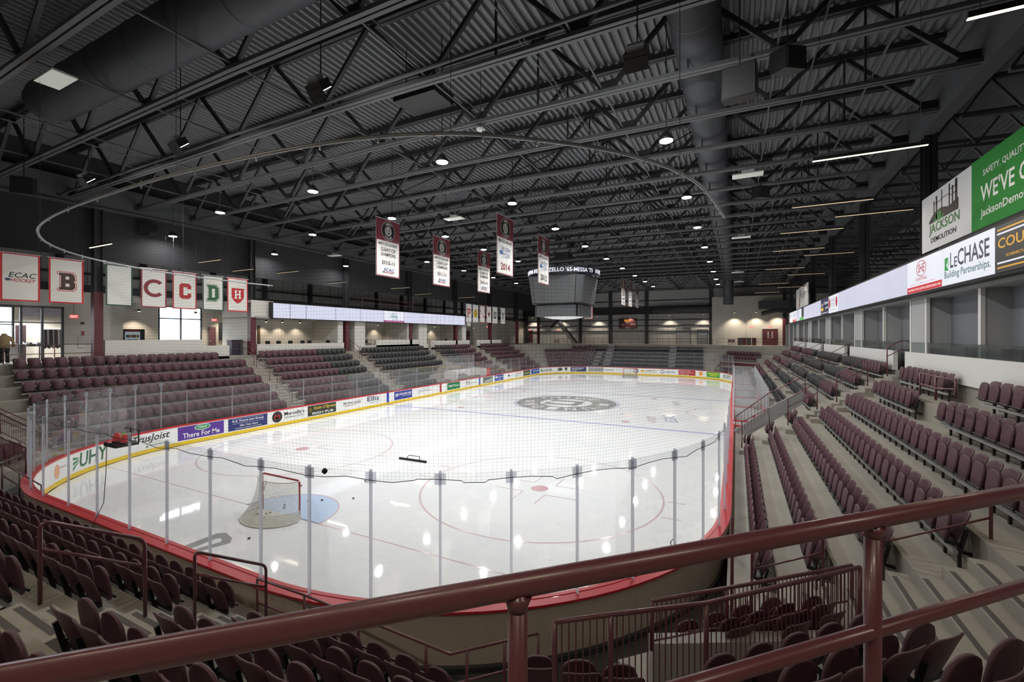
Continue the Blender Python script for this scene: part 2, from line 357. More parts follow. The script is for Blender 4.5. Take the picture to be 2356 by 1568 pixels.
for i in range(len(cuts)-1):
    s0, s1 = cuts[i]+.004, cuts[i+1]-.004; cv = 1 if any(abs((s0+s1)/2-(a+b_)/2) < (b_-a)/2 for a, b_ in ((S0[0], S0[1]), (S0[2], S0[3]), (S0[4], S0[5]), (S0[6], S0[7]))) else 5
    mb = ribbon(s0, s1, [(0, .02), (0, CAPZ-.05), (.2, CAPZ-.05), (.2, .02)], cv)
    mb.m = [(1 if (j % 4) == 2 else 0) for j in range(cv*4)]+[0, 0]
    part('board_panel', mb, [BOARDW, BEIGE], rb)
    part('kickplate', ribbon(s0, s1, [(-.012, .02), (-.012, .2), (-.001, .2), (-.001, .02)], cv), YELL, rb)
    part('cap_rail', ribbon(s0-.004, s1+.004, [(-.02, CAPZ-.05), (-.02, CAPZ+.012), (.07, CAPZ+.012), (.07, CAPZ), (.27, CAPZ-.005), (.27, CAPZ-.05)], cv), CAPR, rb)
# base step outside
for a, b_ in ((S0[5]-3, S0[7]+4),):
    part('base_trim', ribbon(a, b_, [(.2, -.03), (.2, .09), (.26, .07), (.26, -.03)], 60), mat('dark_trim', (50, 50, 50), .7), rb)
def onboard(mb, s_, z0, eps, m, name='print'):        # flat drawing bent onto the boards' inner face
    mb.v = [tuple(bpo(s_+p[0], -eps, z0+p[1])) for p in mb.v]; return part(name, mb, m, rb)
def brect(x0, x1, y0, y1, n=8):
    mb = MB(); mb.add([(x0+(x1-x0)*i/n, y, 0) for i in range(n+1) for y in (y0, y1)], [(2*i, 2*i+2, 2*i+3, 2*i+1) for i in range(n)]); return mb
def bline(s_, wd, m): onboard(brect(-wd/2, wd/2, .2, CAPZ-.05, 1), s_, 0, .003, m, 'board_line')
bline(-7.62+23.15, .3, ink((38, 66, 170))); bline(23.15, .3, ink((170, 40, 52))); bline(7.62+23.15, .3, ink((38, 66, 170)))
bline(S0[8]-RC*math.asin(min(1, (27.13-23.15)/RC)), .06, ink((190, 60, 66))); bline(S0[1]+RC*math.asin((27.13-23.15)/RC), .06, ink((190, 60, 66)))
def ad(s0, s1, bgc, items, z0=.26, z1=.98, label=None):
    if bgc: o = onboard(brect(s0, s1, z0, z1), 0, 0, .004, ink(bgc), 'advert'); 
    if bgc and label: o['label'] = label
    W, H = s1-s0, z1-z0; lay = .006
    for it in items:
        kd = it[0]; lay += .0012
        if kd == 't':
            _, txt, c, x0, x1, y0, y1 = it[:7]; mb = text_mb(txt, s0+W*x0, s0+W*x1, z0+H*y0, z0+H*y1, shear=it[7] if len(it) > 7 else 0)
            onboard(mb, 0, 0, lay, ink(c), 'lettering')
        elif kd == 'e': onboard(ell2(s0+W*it[2], z0+H*it[3], it[4], it[5]), 0, 0, lay, ink(it[1]), 'emblem')
        elif kd == 'o': onboard(ring2(s0+W*it[2], z0+H*it[3], it[4], it[5], it[6]), 0, 0, lay, ink(it[1]), 'emblem')
        elif kd == 'r': onboard(brect(s0+W*it[2], s0+W*it[3], z0+H*it[4], z0+H*it[5], 4), 0, 0, lay, ink(it[1]), 'emblem')
        elif kd == 'p': onboard(poly2([(s0+W*x, z0+H*y) for x, y in it[2]]), 0, 0, lay, ink(it[1]), 'emblem')
GR, DK, WH, NV, RD = (30, 120, 60), (48, 50, 54), (240, 240, 240), (40, 48, 110), (176, 40, 50)
SL = s_left
def rays(c): return [('p', c, [(0, .05+.3*i), (.17, .45+.1*i), (.17, .52+.1*i), (0, .22+.3*i)]) for i in range(3)]
ad(SL(168), SL(245), None, rays((60, 140, 90))+[('t', 'UHY', (45, 110, 70), .2, 1, .1, .95, .1)])
ad(SL(300), SL(387), None, [('t', 'TrusJoist', DK, 0, 1, .3, .95, .25), ('t', 'Weyerhaeuser', (110, 112, 116), .5, 1, .08, .2), ('p', GR, [(.4, .05), (.48, .05), (.44, .22)])])
ad(SL(409), SL(515), (88, 50, 150), [('e', (220, 235, 225), .52, .78, .42, .16), ('e', (60, 150, 95), .52, .78, .38, .13), ('t', 'CDPHP', WH, .43, .61, .7, .86), ('t', 'There For Me', WH, .1, .9, .12, .5)], label='purple advert reading There For Me')
ad(SL(525), SL(615), NV, [('t', 'R.A. Fuerst Law Group', WH, .1, .9, .6, .84), ('r', WH, .1, .9, .53, .545), ('r', WH, .1, .9, .9, .915), ('t', 'Wills • Trusts • Estates', WH, .28, .74, .27, .42), ('t', 'Proud Member & Supporter of Union Hockey', WH, .16, .84, .08, .18)], label='navy law group advert')
ad(SL(626), SL(700), None, [('e', (40, 38, 40), .15, .5, .36, .36), ('t', 'M', (170, 50, 50), .07, .23, .3, .72), ('t', "Marcella's", DK, .36, 1, .5, .85), ('t', 'APPLIANCE CENTER', (120, 120, 122), .36, 1, .25, .38)])
ad(SL(708), SL(773), (48, 50, 38), [('t', "Katie O'Byrnes", (214, 190, 60), .2, .97, .48, .9, .2), ('t', 'IRISH PUB', WH, .15, .9, .1, .34), ('e', (120, 100, 40), .09, .6, .1, .18)], label='dark Irish pub advert')
ad(SL(788), SL(832), None, [('t', 'BROWN COHOE', (70, 66, 62), .05, .95, .5, .75), ('p', (170, 140, 90), [(.1, .3), (.9, .42), (.9, .46), (.1, .38)])])
ad(SL(845), SL(872), None, [('t', 'Ellis', (60, 70, 100), .0, 1, .42, .95), ('t', 'MEDICINE', (150, 155, 170), .3, 1, .2, .3)])
ad(SL(907), SL(948), (48, 60, 150), [('t', '#', WH, .06, .22, .35, .8), ('t', 'FENIMORE', WH, .26, .96, .5, .76), ('t', 'ASSET MANAGEMENT', WH, .45, .95, .33, .42)], label='blue Fenimore advert')
ad(SL(958), SL(995), None, [('t', 'KeyCare', (150, 150, 152), .2, .9, .35, .7), ('t', 'www.care.com', (170, 170, 172), .3, .8, .8, .9), ('t', '2 &', (160, 160, 162), .05, .17, .3, .7)])
ad(SL(1029), SL(1058), (24, 120, 66), [('t', 'M&T', WH, .12, .52, .35, .68), ('t', 'Bank', (200, 225, 205), .56, .92, .35, .68)], label='green bank advert')
ad(SL(1070), SL(1098), None, [('t', '75', (120, 120, 122), .05, .4, .2, .8), ('t', 'ADIRONDACK', (120, 160, 130), .45, 1, .4, .55)])
ad(SL(1111), SL(1134), (120, 128, 120), [('p', (170, 176, 170), [(0, 0), (1, .2), (1, .7), (.4, .5)]), ('t', 'Roundhouse', (50, 60, 60), .1, .8, .6, .85)])
ad(SL(1138), SL(1158), (62, 84, 164), [('r', WH, .1, .3, .5, .8), ('t', 'hospice', WH, .36, .95, .5, .75), ('t', 'care', WH, .4, .7, .2, .35)])
ad(SL(1168), SL(1176), None, [('r', (90, 80, 100), .1, .6, .4, .7)])
ad(SL(1184), SL(1201), None, [('t', 'ARAY', (200, 130, 130), .1, .9, .5, .85), ('r', (120, 200, 220), .0, .5, .15, .3)])
ad(SL(1204), SL(1220), (72, 76, 66), [('r', (150, 150, 90), .1, .9, .3, .6)])
ad(SL(1222), SL(1241), (52, 92, 168), [('t', 'BANKERS', WH, .3, .95, .45, .7)])
ad(SL(1244), SL(1270), None, [('p', (30, 140, 60), [(.02, .25), (.14, .25), (.14, .75), (.02, .75)]), ('t', 'LeCHASE', (60, 66, 74), .2, 1, .25, .78)])
SF = s_far
ad(SL(1284), SL(1306), None, [('e', (70, 90, 70), .2, .55, .45, .25), ('e', (200, 205, 190), .2, .55, .32, .15), ('p', (60, 66, 76), [(.7, .9), (.98, .9), (.95, .45), (.84, .15), (.73, .45)])])
ad(SF(1313), SF(1349), (48, 64, 108), [('t', 'BELLA TERRA LANDSCAPE', WH, .08, .85, .62, .85), ('t', 'CONSTRUCTION', WH, .08, .7, .35, .52), ('t', 'SERVICES', WH, .08, .4, .12, .25)])
ad(SF(1353), SF(1389), (168, 172, 172), [('t', 'THE DESMOND', (120, 124, 126), .1, .9, .3, .7)])
ad(SF(1392), SF(1412), None, [('t', 'wwwcna', (110, 112, 116), 0, 1, .35, .6)])
ad(SF(1418), SF(1432), None, [('t', 'Stewart', (170, 172, 176), 0, 1, .5, .7)])
ad(SF(1455), SF(1470), None, [('o', (60, 60, 62), .55, .5, .36, .36, .6), ('t', 'U', (60, 60, 62), .42, .68, .35, .68)])
ad(SF(1475), SF(1512), None, [('r', (225, 180, 60), .0, .16, .25, .8), ('t', 'COMMUNITY', (150, 140, 90), .22, 1, .5, .75), ('t', 'RESOURCE', (170, 165, 130), .22, .9, .25, .42)])
ad(SF(1520), SF(1553), None, [('o', (90, 120, 150), .1, .5, .24, .3, .7), ('t', 'LaBella', (130, 150, 170), .26, 1, .3, .75)])
ad(SF(1561), SF(1600), (178, 44, 52), [('t', 'Helping Seniors Live', WH, .05, .7, .68, .88), ('t', 'Safely at Home', WH, .05, .9, .4, .6), ('t', 'HOME CARE', WH, .05, .6, .12, .26)])
ad(SF(1606), SF(1619), None, [('e', (240, 160, 70), .5, .5, .3, .3), ('t', 'sun', (200, 80, 40), .3, .7, .35, .65)])
ad(SF(1626), SF(1656), (70, 160, 60), [('r', (220, 220, 70), .1, .9, .55, .75), ('r', (200, 220, 60), .2, .8, .25, .4)])
ad(SF(1664), SF(1681), None, rays((60, 140, 90))+[('t', 'UHY', (45, 110, 70), .2, 1, .1, .95)])
# orange smear advert in the near left corner
ad(SL(118), SL(152), None, [('e', (232, 176, 140), .4, .45, .2, .28), ('t', 'Pumpkin', (200, 190, 180), .6, 1, .5, .65)])
# ---- shield glass
gb = thing('shield_glass', 'clear shield glass panes on posts standing along the rink boards', 'glass screen'); gb['kind'] = 'structure'; del gb['category']
def glass_run(k, nseg, top, skip=None):
    L = SEGS[k]
    for i in range(nseg):
        s_ = S0[k]+L*i/nseg
        if skip and skip[0]-.1 < s_ < skip[1]+.1: continue
        p, nrm = bp(s_); c = p-nrm*.1; t_ = Vector((-nrm.y, nrm.x, 0)); tp = max(top, 0)
        mb = MB().bar(c+Vector((0,0,CAPZ)), c+Vector((0,0,tp+.02)), .04, .05, up=nrm); part('post', mb, POST, gb)
        if k in (5, 6, 7):
            part('bracket', MB().bar(c+Vector((0,0,tp-.22)), c+Vector((0,0,tp-.02)), .2, .012, up=nrm), glassmat('clear_bracket', (.85, .87, .9), .15, .4), gb)
        if i == nseg: continue
        s1 = S0[k]+L*(i+1)/nseg
        if skip and (skip[0]-.1 < s1 < skip[1]+.1): continue
        part('pane', ribbon(s_+.025, s1-.025, [(.095, CAPZ+.01), (.095, top), (.105, top), (.105, CAPZ+.01)], 3 if k % 2 else 1), GLASS, gb)
TOPE, TOPS = 3.46, 2.9
glass_run(0, 19, TOPS); glass_run(1, 8, TOPE); glass_run(2, 6, TOPE); glass_run(3, 8, TOPE)
glass_run(4, 19, TOPS, (S0[4]+23.15-9.5, S0[4]+23.15+11.5)); glass_run(5, 10, TOPE); glass_run(6, 6, TOPE); glass_run(7, 10, TOPE)
# ---- protective netting on its curved pipe
PIPE = [(13.2,-23.4), (12.75,-26.7), (11.8,-28.8), (10.3,-30.35), (8.9,-31.2), (6.8,-31.7), (3.5,-31.95), (-.5,-31.9), (-3.8,-31.6), (-6.3,-31.0), (-8.6,-29.9), (-10.6,-28.2), (-12,-26), (-12.9,-23.5), (-13.35,-20.8), (-13.4,-18.0)]
def smooth_path(P, n=6):
    out = []
    for i in range(len(P)-1):
        p0, p1, p2, p3 = P[max(i-1, 0)], P[i], P[i+1], P[min(i+2, len(P)-1)]
        for j in range(n):
            t = j/n; out.append(tuple(.5*((2*p1[a])+(-p0[a]+p2[a])*t+(2*p0[a]-5*p1[a]+4*p2[a]-p3[a])*t*t+(-p0[a]+3*p1[a]-3*p2[a]+p3[a])*t**3) for a in range(len(p1))))
    return out+[P[-1]]
pp = smooth_path(PIPE); ZP = 9.12
nt_ = thing('net_track', 'curved grey pipe track carrying the safety netting above the near end', 'track', (0, -31.9, ZP))
part('pipe', MB().tube([(x, y, ZP) for x, y in pp], .035, 8), mat('grey_pipe', (150, 152, 156), .4, metal=.4), nt_, smooth=True)
for i in range(2, len(pp), 3):
    x, y = pp[i]; part('hook', MB().box(x-.012, x+.012, y-.012, y+.012, ZP-.1, ZP+.06), mat('bright_hook', (225, 226, 228), .25, metal=.6), nt_)
for i in range(8, len(pp), 14):
    x, y = pp[i]; part('drop_wire', MB().tube([(x, y, ZP), (x, y, 13.6)], .006, 4), STEELD, nt_)
acc = [0]
for i in range(1, len(pp)): acc.append(acc[-1]+math.dist(pp[i], pp[i-1]))
nm_ = MB(); nm_.uv = []; rows = 5
for i, (x, y) in enumerate(pp):
    # foot of the net sags onto the glass line
    best = min((bp(PER*j/400)[0] for j in range(400)), key=lambda q: (q.x-x)**2+(q.y-y)**2); nrm = (Vector((x, y, 0))-best); d = min(nrm.length, .2); foot = best+(nrm.normalized()*d if nrm.length > 1e-3 else Vector((0,0,0)))
    zb = TOPE-.18+.09*abs(math.sin(acc[i]*math.pi/1.7))
    for j in range(rows):
        t = j/(rows-1); nm_.v.append((x+(foot.x-x)*t, y+(foot.y-y)*t, ZP+(zb-ZP)*t)); nm_.uv.append((acc[i], ZP+(zb-ZP)*t))
for i in range(len(pp)-1):
    for j in range(rows-1): nm_.f.append((i*rows+j, (i+1)*rows+j, (i+1)*rows+j+1, i*rows+j+1)); nm_.m.append(0)
NETM = netmat('netting_cord', (52, 54, 56), .062, .0017)
no_ = link('safety_net', nm_.mesh('safety_net', NETM)); tag(no_, 'fine dark safety netting hanging behind the near goal', 'net', None, 'stuff')
cord = single('net_hem_cord', MB().tube([nm_.v[i*rows+rows-1] for i in range(len(pp))], .007, 5), BLACKM, 'thin dark cord along the lower hem of the safety net', 'cord')
# ================================================================== seating bowl (an octagon of terraces)
SIDES = ['right', 'far_right', 'far', 'far_left', 'left', 'near_left', 'near', 'near_right']
DD = [13.31, 29.55, 31.48, 29.55]*2
NR = [Vector((math.cos(k*math.pi/4), math.sin(k*math.pi/4), 0)) for k in range(8)]
TG = [Vector((-math.sin(k*math.pi/4), math.cos(k*math.pi/4), 0)) for k in range(8)]
def isect(k, o0, o1):                                  # corner between side k at offset o0 and side k+1 at offset o1
    a, b_ = NR[k % 8], NR[(k+1) % 8]; da, db = DD[k % 8]+o0, DD[(k+1) % 8]+o1
    det = a.x*b_.y-a.y*b_.x; return Vector(((da*b_.y-db*a.y)/det, (a.x*db-b_.x*da)/det, 0))
TR, RI, Z1 = .88, .536, .655
def tz(n): return Z1+RI*(n-1)
ZC = 4.41                                              # concourse level
EDGE = [6.34, 5.31]*4
stands = {}
def frame(k, o, t, z=0): return NR[k]*(DD[k]+o)+TG[k]*t+Vector((0,0,z))
def terrace(k, n, o0, o1, z, ta=None, tb=None):
    pts = []
    for o, idx in ((o0, 0), (o1, 1)):
        a = isect(k-1, o, o) if ta is None else frame(k, o, ta[idx]); b_ = isect(k, o, o) if tb is None else frame(k, o, tb[idx]); pts.append((a, b_))
    (a0, b0), (a1, b1) = pts; zb = max(-.03, z-.9)
    mb = MB(); V = [a0, b0, b1, a1]; mb.add([p+Vector((0,0,zb)) for p in V]+[p+Vector((0,0,z)) for p in V], [(4,5,6,7)], 0)
    mb.f += [(0,1,5,4), (1,2,6,5), (2,3,7,6), (3,0,4,7), (3,2,1,0)]; mb.m += [1]*5
    return part('terrace', mb, [CONC, CONC_D], stands[k])
LED0, LED1 = Vector((12.49,-30.6,0)), Vector((15.0,-29.25,0))      # ledge of the pit in the near right corner
for k in range(8):
    e = bpy.data.objects.new('floor_stand_'+SIDES[k], None); COL.objects.link(e); tag(e, None, None, None, 'structure'); stands[k] = e
    for n in range(1, 8):
        if k % 2 and n > 5: continue
        o0, o1 = (n-1)*TR, n*TR
        if n == 7: o1 = EDGE[k]
        ta = None
        if k == 1 and n < 4: continue
        if k == 7 and n <= 2: ta = [(-12.8, -12.8), (-12.8, -10.04)][n-1]
        if k == 0 and n <= 2:
            terrace(k, n, o0, o1, tz(n), None, (-9.6, -9.6)); terrace(k, n, o0, o1, tz(n), (11.4, 11.4)); continue
        terrace(k, n, o0, o1, (.85, 1.1)[n-1] if k == 7 and n < 3 else tz(n), ta)
    if k % 2: terrace(k, 6, 5*TR, EDGE[k], tz(6))
pe = [at(1205, 1536, Z=2.04), at(1475, 1563, Z=2.04)]; v_ = (pe[1]-pe[0]).normalized(); n_ = Vector((-v_.y, v_.x, 0)); mb = MB()
q_ = [pe[0]-n_*.2, pe[1]-n_*.2, pe[1]+n_*.62, pe[0]+n_*.62]
mb.add([(p.x, p.y, -.03) for p in q_]+[(p.x, p.y, tz(2)) for p in q_], [(4,5,6,7)], 0); mb.f += [(0,1,5,4), (1,2,6,5), (2,3,7,6), (3,0,4,7)]; mb.m += [1]*4; part('terrace', mb, [CONC, CONC_D], stands[7])
ring = MB()
for k in range(8):
    a, b_ = isect(k-1, EDGE[(k-1) % 8], EDGE[k]), isect(k, EDGE[k], EDGE[(k+1) % 8]); c, d = isect(k, 16, 16), isect(k-1, 16, 16)
    V = [a, b_, c, d]; o = len(ring.v)
    ring.add([p+Vector((0,0,tz(5))) for p in V]+[p+Vector((0,0,ZC)) for p in V], [(4,5,6,7), (0,1,5,4)])
struct('floor_concourse', ring, mat('concourse_floor', (150, 146, 138), .5, var=.1, scale=.8))
# ---- seats
def shell(rows, th, n=6):                              # rows of (z, y, halfwidth, wrap); gives a bent plate with thickness
    mb = MB(); V = []
    for side in (0, 1):
        for z, y, hw, wr in rows:
            for i in range(n+1):
                u = -1+2*i/n; V.append((hw*u, y+wr*u*u-(th if side else 0), z))
    m, r = n+1, len(rows); F_ = []
    for j in range(r-1):
        for i in range(n):
            a = j*m+i; F_.append((a, a+1, a+m+1, a+m)); q = r*m; F_.append((q+a, q+a+m, q+a+m+1, q+a+1))
    q = r*m
    for j in range(r-1): F_.append((j*m, (j+1)*m, q+(j+1)*m, q+j*m)); F_.append((j*m+n, q+j*m+n, q+(j+1)*m+n, (j+1)*m+n))
    for i in range(n): F_.append((i, q+i, q+i+1, i+1)); a = (r-1)*m+i; F_.append((a, a+1, q+a+1, q+a))
    return mb.add(V, F_)
def seat_back(n=6):
    return shell([(.37, -.02, .17, .03), (.44, -.05, .205, .045), (.58, -.10, .225, .05), (.72, -.145, .242, .045), (.80, -.172, .235, .035), (.84, -.186, .205, .025), (.857, -.19, .15, .012)], .02, n)
def seat_pan(n=6):
    return shell([(.36, .13, .15, -.01), (.42, .135, .20, -.02), (.56, .12, .215, -.02), (.70, .10, .205, -.02), (.78, .085, .17, -.015), (.815, .075, .12, -.01), (.83, .07, .05, 0)], .035, n)
def seat_frame():
    mb = MB(); 
    for x in (-.24,): 
        mb.bar((x, -.04, .28), (x, -.12, .62), .03, .05); mb.bar((x, -.05, .36), (x, .14, .40), .03, .06); mb.bar((x, -.03, .02), (x, -.03, .34), .04, .05)
    mb.tube([(-.25, .14, .41), (.22, .14, .41)], .018, 6); mb.bar((-.2, -.02, .36), (.2, -.02, .36), .04, .05)
    return mb
ME_B = {c: seat_back().mesh('backrest', m, True) for c, m in (('maroon', MAROON), ('black', BLACKP))}
ME_P = {c: seat_pan().mesh('seat_pan', m, True) for c, m in (('maroon', MAROON), ('black', BLACKP))}
ME_F = seat_frame().mesh('frame', BLACKM)
tgm = MB().add([(-.262, .16+.022*math.cos(t), .42+.022*math.sin(t)) for t in [i*math.pi/4 for i in range(8)]], [tuple(range(8))]); 
seats = []                                             # (pos, rz, colour, side, row, block, index)
PITCH = .53
def coord(k, o, c):                                    # c is Y on the long sides, X on the ends, t on the corners
    if k in (0, 4): return Vector(((DD[k]+o)*NR[k].x, c, 0))
    if k in (2, 6): return Vector((c, (DD[k]+o)*NR[k].y, 0))
    return frame(k, o, c)
def fill(k, n, c0, c1, block, colf=lambda c: 'maroon', flip=False, snug=False):
    o = .62+TR*(n-1); cnt = int((c1-c0+.02)/PITCH)
    if cnt < 1: return
    off = 0 if snug else (c1-c0-cnt*PITCH)/2; cs = [c0+off+PITCH*(i+.5) for i in range(cnt)]
    if flip: cs = cs[::-1]
    for i, c in enumerate(cs):
        p = coord(k, o, c)+Vector((0,0,tz(n))); seats.append((p, k*math.pi/4+math.pi/2, colf(c), k, n, block, i))
    a, b_ = coord(k, o-.02, c0+off), coord(k, o-.02, c1-off); z = Vector((0,0,tz(n)+.25))
    part('seat_rail', MB().bar(a+z, b_+z, .06, .07), BEAM, stands[k])
    for i in range(0, cnt, 3):
        c = c0+off+PITCH*(i+.5); q = coord(k, o, c)+z; part('rail_bracket', MB().bar(q-Vector((0,0,.05)), q+NR[k]*.28-Vector((0,0,.1)), .04, .05), BLACKM, stands[k])
colR = lambda c: 'black' if -8.9 < c < 8 else 'maroon'
colL = lambda c: 'black' if -9.5 < c < 10 else 'maroon'
for n in range(1, 6): fill(0, n, -26.75-.27*(n-1), -15.0, 'nearest block', snug=True)
fill(0, 6, -19.4, -14.9, 'platform block'); fill(0, 6, -28.2, -21.2, 'nearest block'); fill(0, 7, -19.0, -14.6, 'platform block'); fill(0, 7, -28.6, -20.9, 'nearest block')
for n in range(1, 8):
    if n in (1, 2, 3): fill(0, n, -14.2, -12.9, 'stairside block', colR)
    if n > 2: fill(0, n, -12.2 if n > 3 else -11, -4.2, 'second block', colR)
    if n > 2: fill(0, n, -3.0, 5.0, 'third block', colR)
    if n > 1: fill(0, n, 6.2, 14.5, 'fourth block', colR); fill(0, n, 15.7, 24, 'fifth block', colR)
for n in range(1, 8):
    fill(4, n, -28.3+.4*(7-n)*0 if n < 7 else -28.3, -17.8 if n == 7 else -16.6, 'nearest block', colL); fill(4, n, -15.2, -6.4, 'second block', colL)
    fill(4, n, -4.6, 5.2 if n > 3 else 3.2 if n > 2 else .6, 'third block', colL); fill(4, n, 7.2 if n > 2 else 9.6, 15.6, 'fourth block', colL); fill(4, n, 18.0, 27.5, 'fifth block', colL)
for n in range(1, 8):
    fill(6, n, -9.3, 5.55, 'block beyond the aisle', flip=True); fill(6, n, 7.0, 9.9+.3645*n, 'short block beside the aisle')
for row, zt_, pts in ((1, 1.707, ((1607, 1446), (1672, 1427), (1738, 1409), (1806, 1391))), (2, 1.86, ((1712, 1441), (1776, 1424), (1840, 1406), (1905, 1388))), (3, 1.93, ((1845, 1433), (1925, 1409)))):
    for i, (px, py) in enumerate(pts):
        q = at(px, py, Z=zt_); seats.append((Vector((q.x, q.y, zt_-.857))-NR[7]*.19, 7*math.pi/4+math.pi/2, 'maroon', 7, row, 'pit block', i))
fill(7, 3, -13.3, -10.6, 'corner block')
for n in (4, 5): fill(7, n, -15.2-.2*n, -10.6-.45*(n-3), 'corner block')
for i, q in enumerate((at(1238, 1538, Z=2.04), at(1338, 1549, Z=2.04), at(1438, 1560, Z=2.04))):
    seats.append((Vector((q.x, q.y, tz(2)))+Vector((-.43, .9, 0))*.19, .45, 'maroon', 7, 2, 'pit edge', i))
for n in range(1, 6):
    fill(5, n, 11.4+.0*n, 13.2+.55*n, 'left corner block'); fill(3, n, -15.2-.5*n, -10.9-.2*n, 'far left corner block')
for n in (4, 5): fill(1, n, 10.5, 16.5, 'far right corner block')
for n in range(1, 7): fill(2, n, -10.2-.3*n, -7.4, 'far block')
def key(s_):
    x, y, z = pix(s_[0]+Vector((0,0,.55))); ok = z > .4 and -60 < x < 2416 and 600 < y < 1640
    return (0 if ok else 1, z if z > 0 else 999)
seats.sort(key=key)
WN = ['', 'first', 'second', 'third', 'fourth', 'fifth', 'sixth', 'seventh']
NAMES = {0: 'right stand', 1: 'far right corner', 2: 'far stand', 3: 'far left corner', 4: 'left stand', 5: 'left corner', 6: 'near end stand', 7: 'near right corner'}
low = MB(); ni = 0
for s_ in seats:
    p, rz, c, k, n, blk, i = s_
    if ni < 300 and key(s_)[0] == 0:
        ni += 1
        e = bpy.data.objects.new('stadium_seat', None); COL.objects.link(e); e.location = p; e.rotation_euler = (0, 0, rz); e.empty_display_size = .1
        tag(e, 'folded %s seat, %s along, %s row, %s, %s' % (c, ORD[i], WN[n], blk, NAMES[k]), 'seat', '%s seats of the %s' % (c, NAMES[k]))
        for nm, me in (('backrest', ME_B[c]), ('seat_pan', ME_P[c]), ('frame', ME_F)): link(nm, me, e)
    elif key(s_)[0] == 0:
        M = Matrix.Translation(p) @ Matrix.Rotation(rz, 4, 'Z'); mi = 0 if c == 'maroon' else 1
        for src in (seat_back(2), seat_pan(2)): low.add([tuple(M @ Vector(q)) for q in src.v], src.f, mi)
so = link('stadium_seats', low.mesh('stadium_seats', [MAROON, BLACKP], True)); tag(so, 'rows of folded maroon and black seats in the far stands', 'seat', None, 'stuff')
# ---- aisle steps with dark nosing
def aisle(k, c0_, c1_, rows, nosing=True, slant=0.):
    for n in rows:
        o1 = n*TR; c0 = c0_-slant*o1; c1 = c1_-slant*.8*o1
        for j, (dep, h) in enumerate(((.58, RI/3), (.29, 2*RI/3))):
            a, b_ = coord(k, o1-dep, c0), coord(k, o1-dep, c1); c_, d = coord(k, o1, c1), coord(k, o1, c0); z0, z1 = tz(n)+(h/2 if j else 0), tz(n)+h
            mb = MB().add([p+Vector((0,0,z0)) for p in (a, b_, c_, d)]+[p+Vector((0,0,z1)) for p in (a, b_, c_, d)], [(4,5,6,7)], 0)
            mb.f += [(0,1,5,4), (1,2,6,5), (2,3,7,6), (3,0,4,7)]; mb.m += [1]*4
            if mb.f and (Vector(mb.v[1])-Vector(mb.v[0])).cross(Vector(mb.v[3])-Vector(mb.v[0])).z < 0: mb.f = [tuple(reversed(q)) for q in mb.f]
            st = part('step', mb, [CONC, CONC_D], stands[k])
            if nosing:
                z = Vector((0,0,z1+.003)); m_ = (c1-c0)*.08
                P_ = [coord(k, o1-dep+.03, c0+m_)+z, coord(k, o1-dep+.03, c1-m_)+z, coord(k, o1-dep+.10, c1-m_)+z, coord(k, o1-dep+.10, c0+m_)+z]
                part('nosing', MB().quad(*P_), NOSE, st)
        if nosing:
            z = Vector((0,0,tz(n)+.003)); m_ = (c1-c0)*.08
            P_ = [coord(k, (n-1)*TR+.03, c0+m_)+z, coord(k, (n-1)*TR+.03, c1-m_)+z, coord(k, (n-1)*TR+.10, c1-m_)+z, coord(k, (n-1)*TR+.10, c0+m_)+z]
            part('nosing', MB().quad(*P_), NOSE, stands[k])
aisle(6, 5.65, 6.9, range(1, 8)); aisle(0, -28.75, -26.8, range(1, 8), True, .42); aisle(0, -14.75, -14.25, range(1, 6), False); aisle(0, -13.6, -12.4, range(4, 8), False)
for c in (-3.6, 5.6, 15.1): aisle(0, c-.55, c+.55, range(2, 8), False)
for c in (-15.9, -5.5, 6.6, 17): aisle(4, c-.6, c+.6, range(1, 8), False)
aisle(5, 9.6, 11.2, range(1, 6), False); aisle(2, -7.2, -6.2, range(1, 6), False); aisle(3, -16.7, -15.6, range(1, 6), False)
# ---- rails
def rail_thing(name, label, posts, rails, r=.021, pr=None, group=None, base=None, cat='railing'):
    b0 = base or posts[0][0]; e = thing(name, label, cat, b0, group)
    for a, b_ in posts: part('post', MB().tube([a, b_], pr or r, 10), RAILM, e, smooth=True)
    for pl in rails: part('rail', MB().tube(pl, r, 10), RAILM, e, smooth=True)
    return e
def rounded(pts, r=.09, n=5):
    P = [Vector(p) for p in pts]; out = [P[0]]
    for i in range(1, len(P)-1):
        a = (P[i-1]-P[i]); b_ = (P[i+1]-P[i]); q = min(r, a.length*.45, b_.length*.45); a.normalize(); b_.normalize(); s_, e_ = P[i]+a*q, P[i]+b_*q
        for j in range(n+1): t = j/n; out.append(s_*(1-t)**2+P[i]*2*t*(1-t)+e_*t*t)
    return out+[P[-1]]
# big guard rail in front of the camera, along the corner of the concourse (line x - y = 49.17)
def onl(px, py, L=49.17):
    d = FW+RT*((px-1178)/F)+Vector((0,0,(PY-py)/F)); k_ = (L-(CAM.x-CAM.y))/(d.x-d.y); return CAM+d*k_
zr = (onl(0, 1530).z+onl(2356, 1147).z)/2
zm = (onl(1620, 1560).z+onl(2300, 1368).z)/2
A, B_ = onl(-140, 1600), onl(3000, 1000)
A = Vector((A.x, A.y, 0)); B_ = Vector((B_.x, B_.y, 0))
gr = thing('guard_rail', 'thick maroon pipe guard rail across the foreground with two posts', 'railing', (A.x, A.y, ZC))
RR = .024
part('top_rail', MB().tube([A+Vector((0,0,zr)), B_+Vector((0,0,zr))], RR, 24), RAILM, gr, smooth=True)
part('middle_rail', MB().tube([A+Vector((0,0,zm)), B_+Vector((0,0,zm))], RR*.8, 20), RAILM, gr, smooth=True)
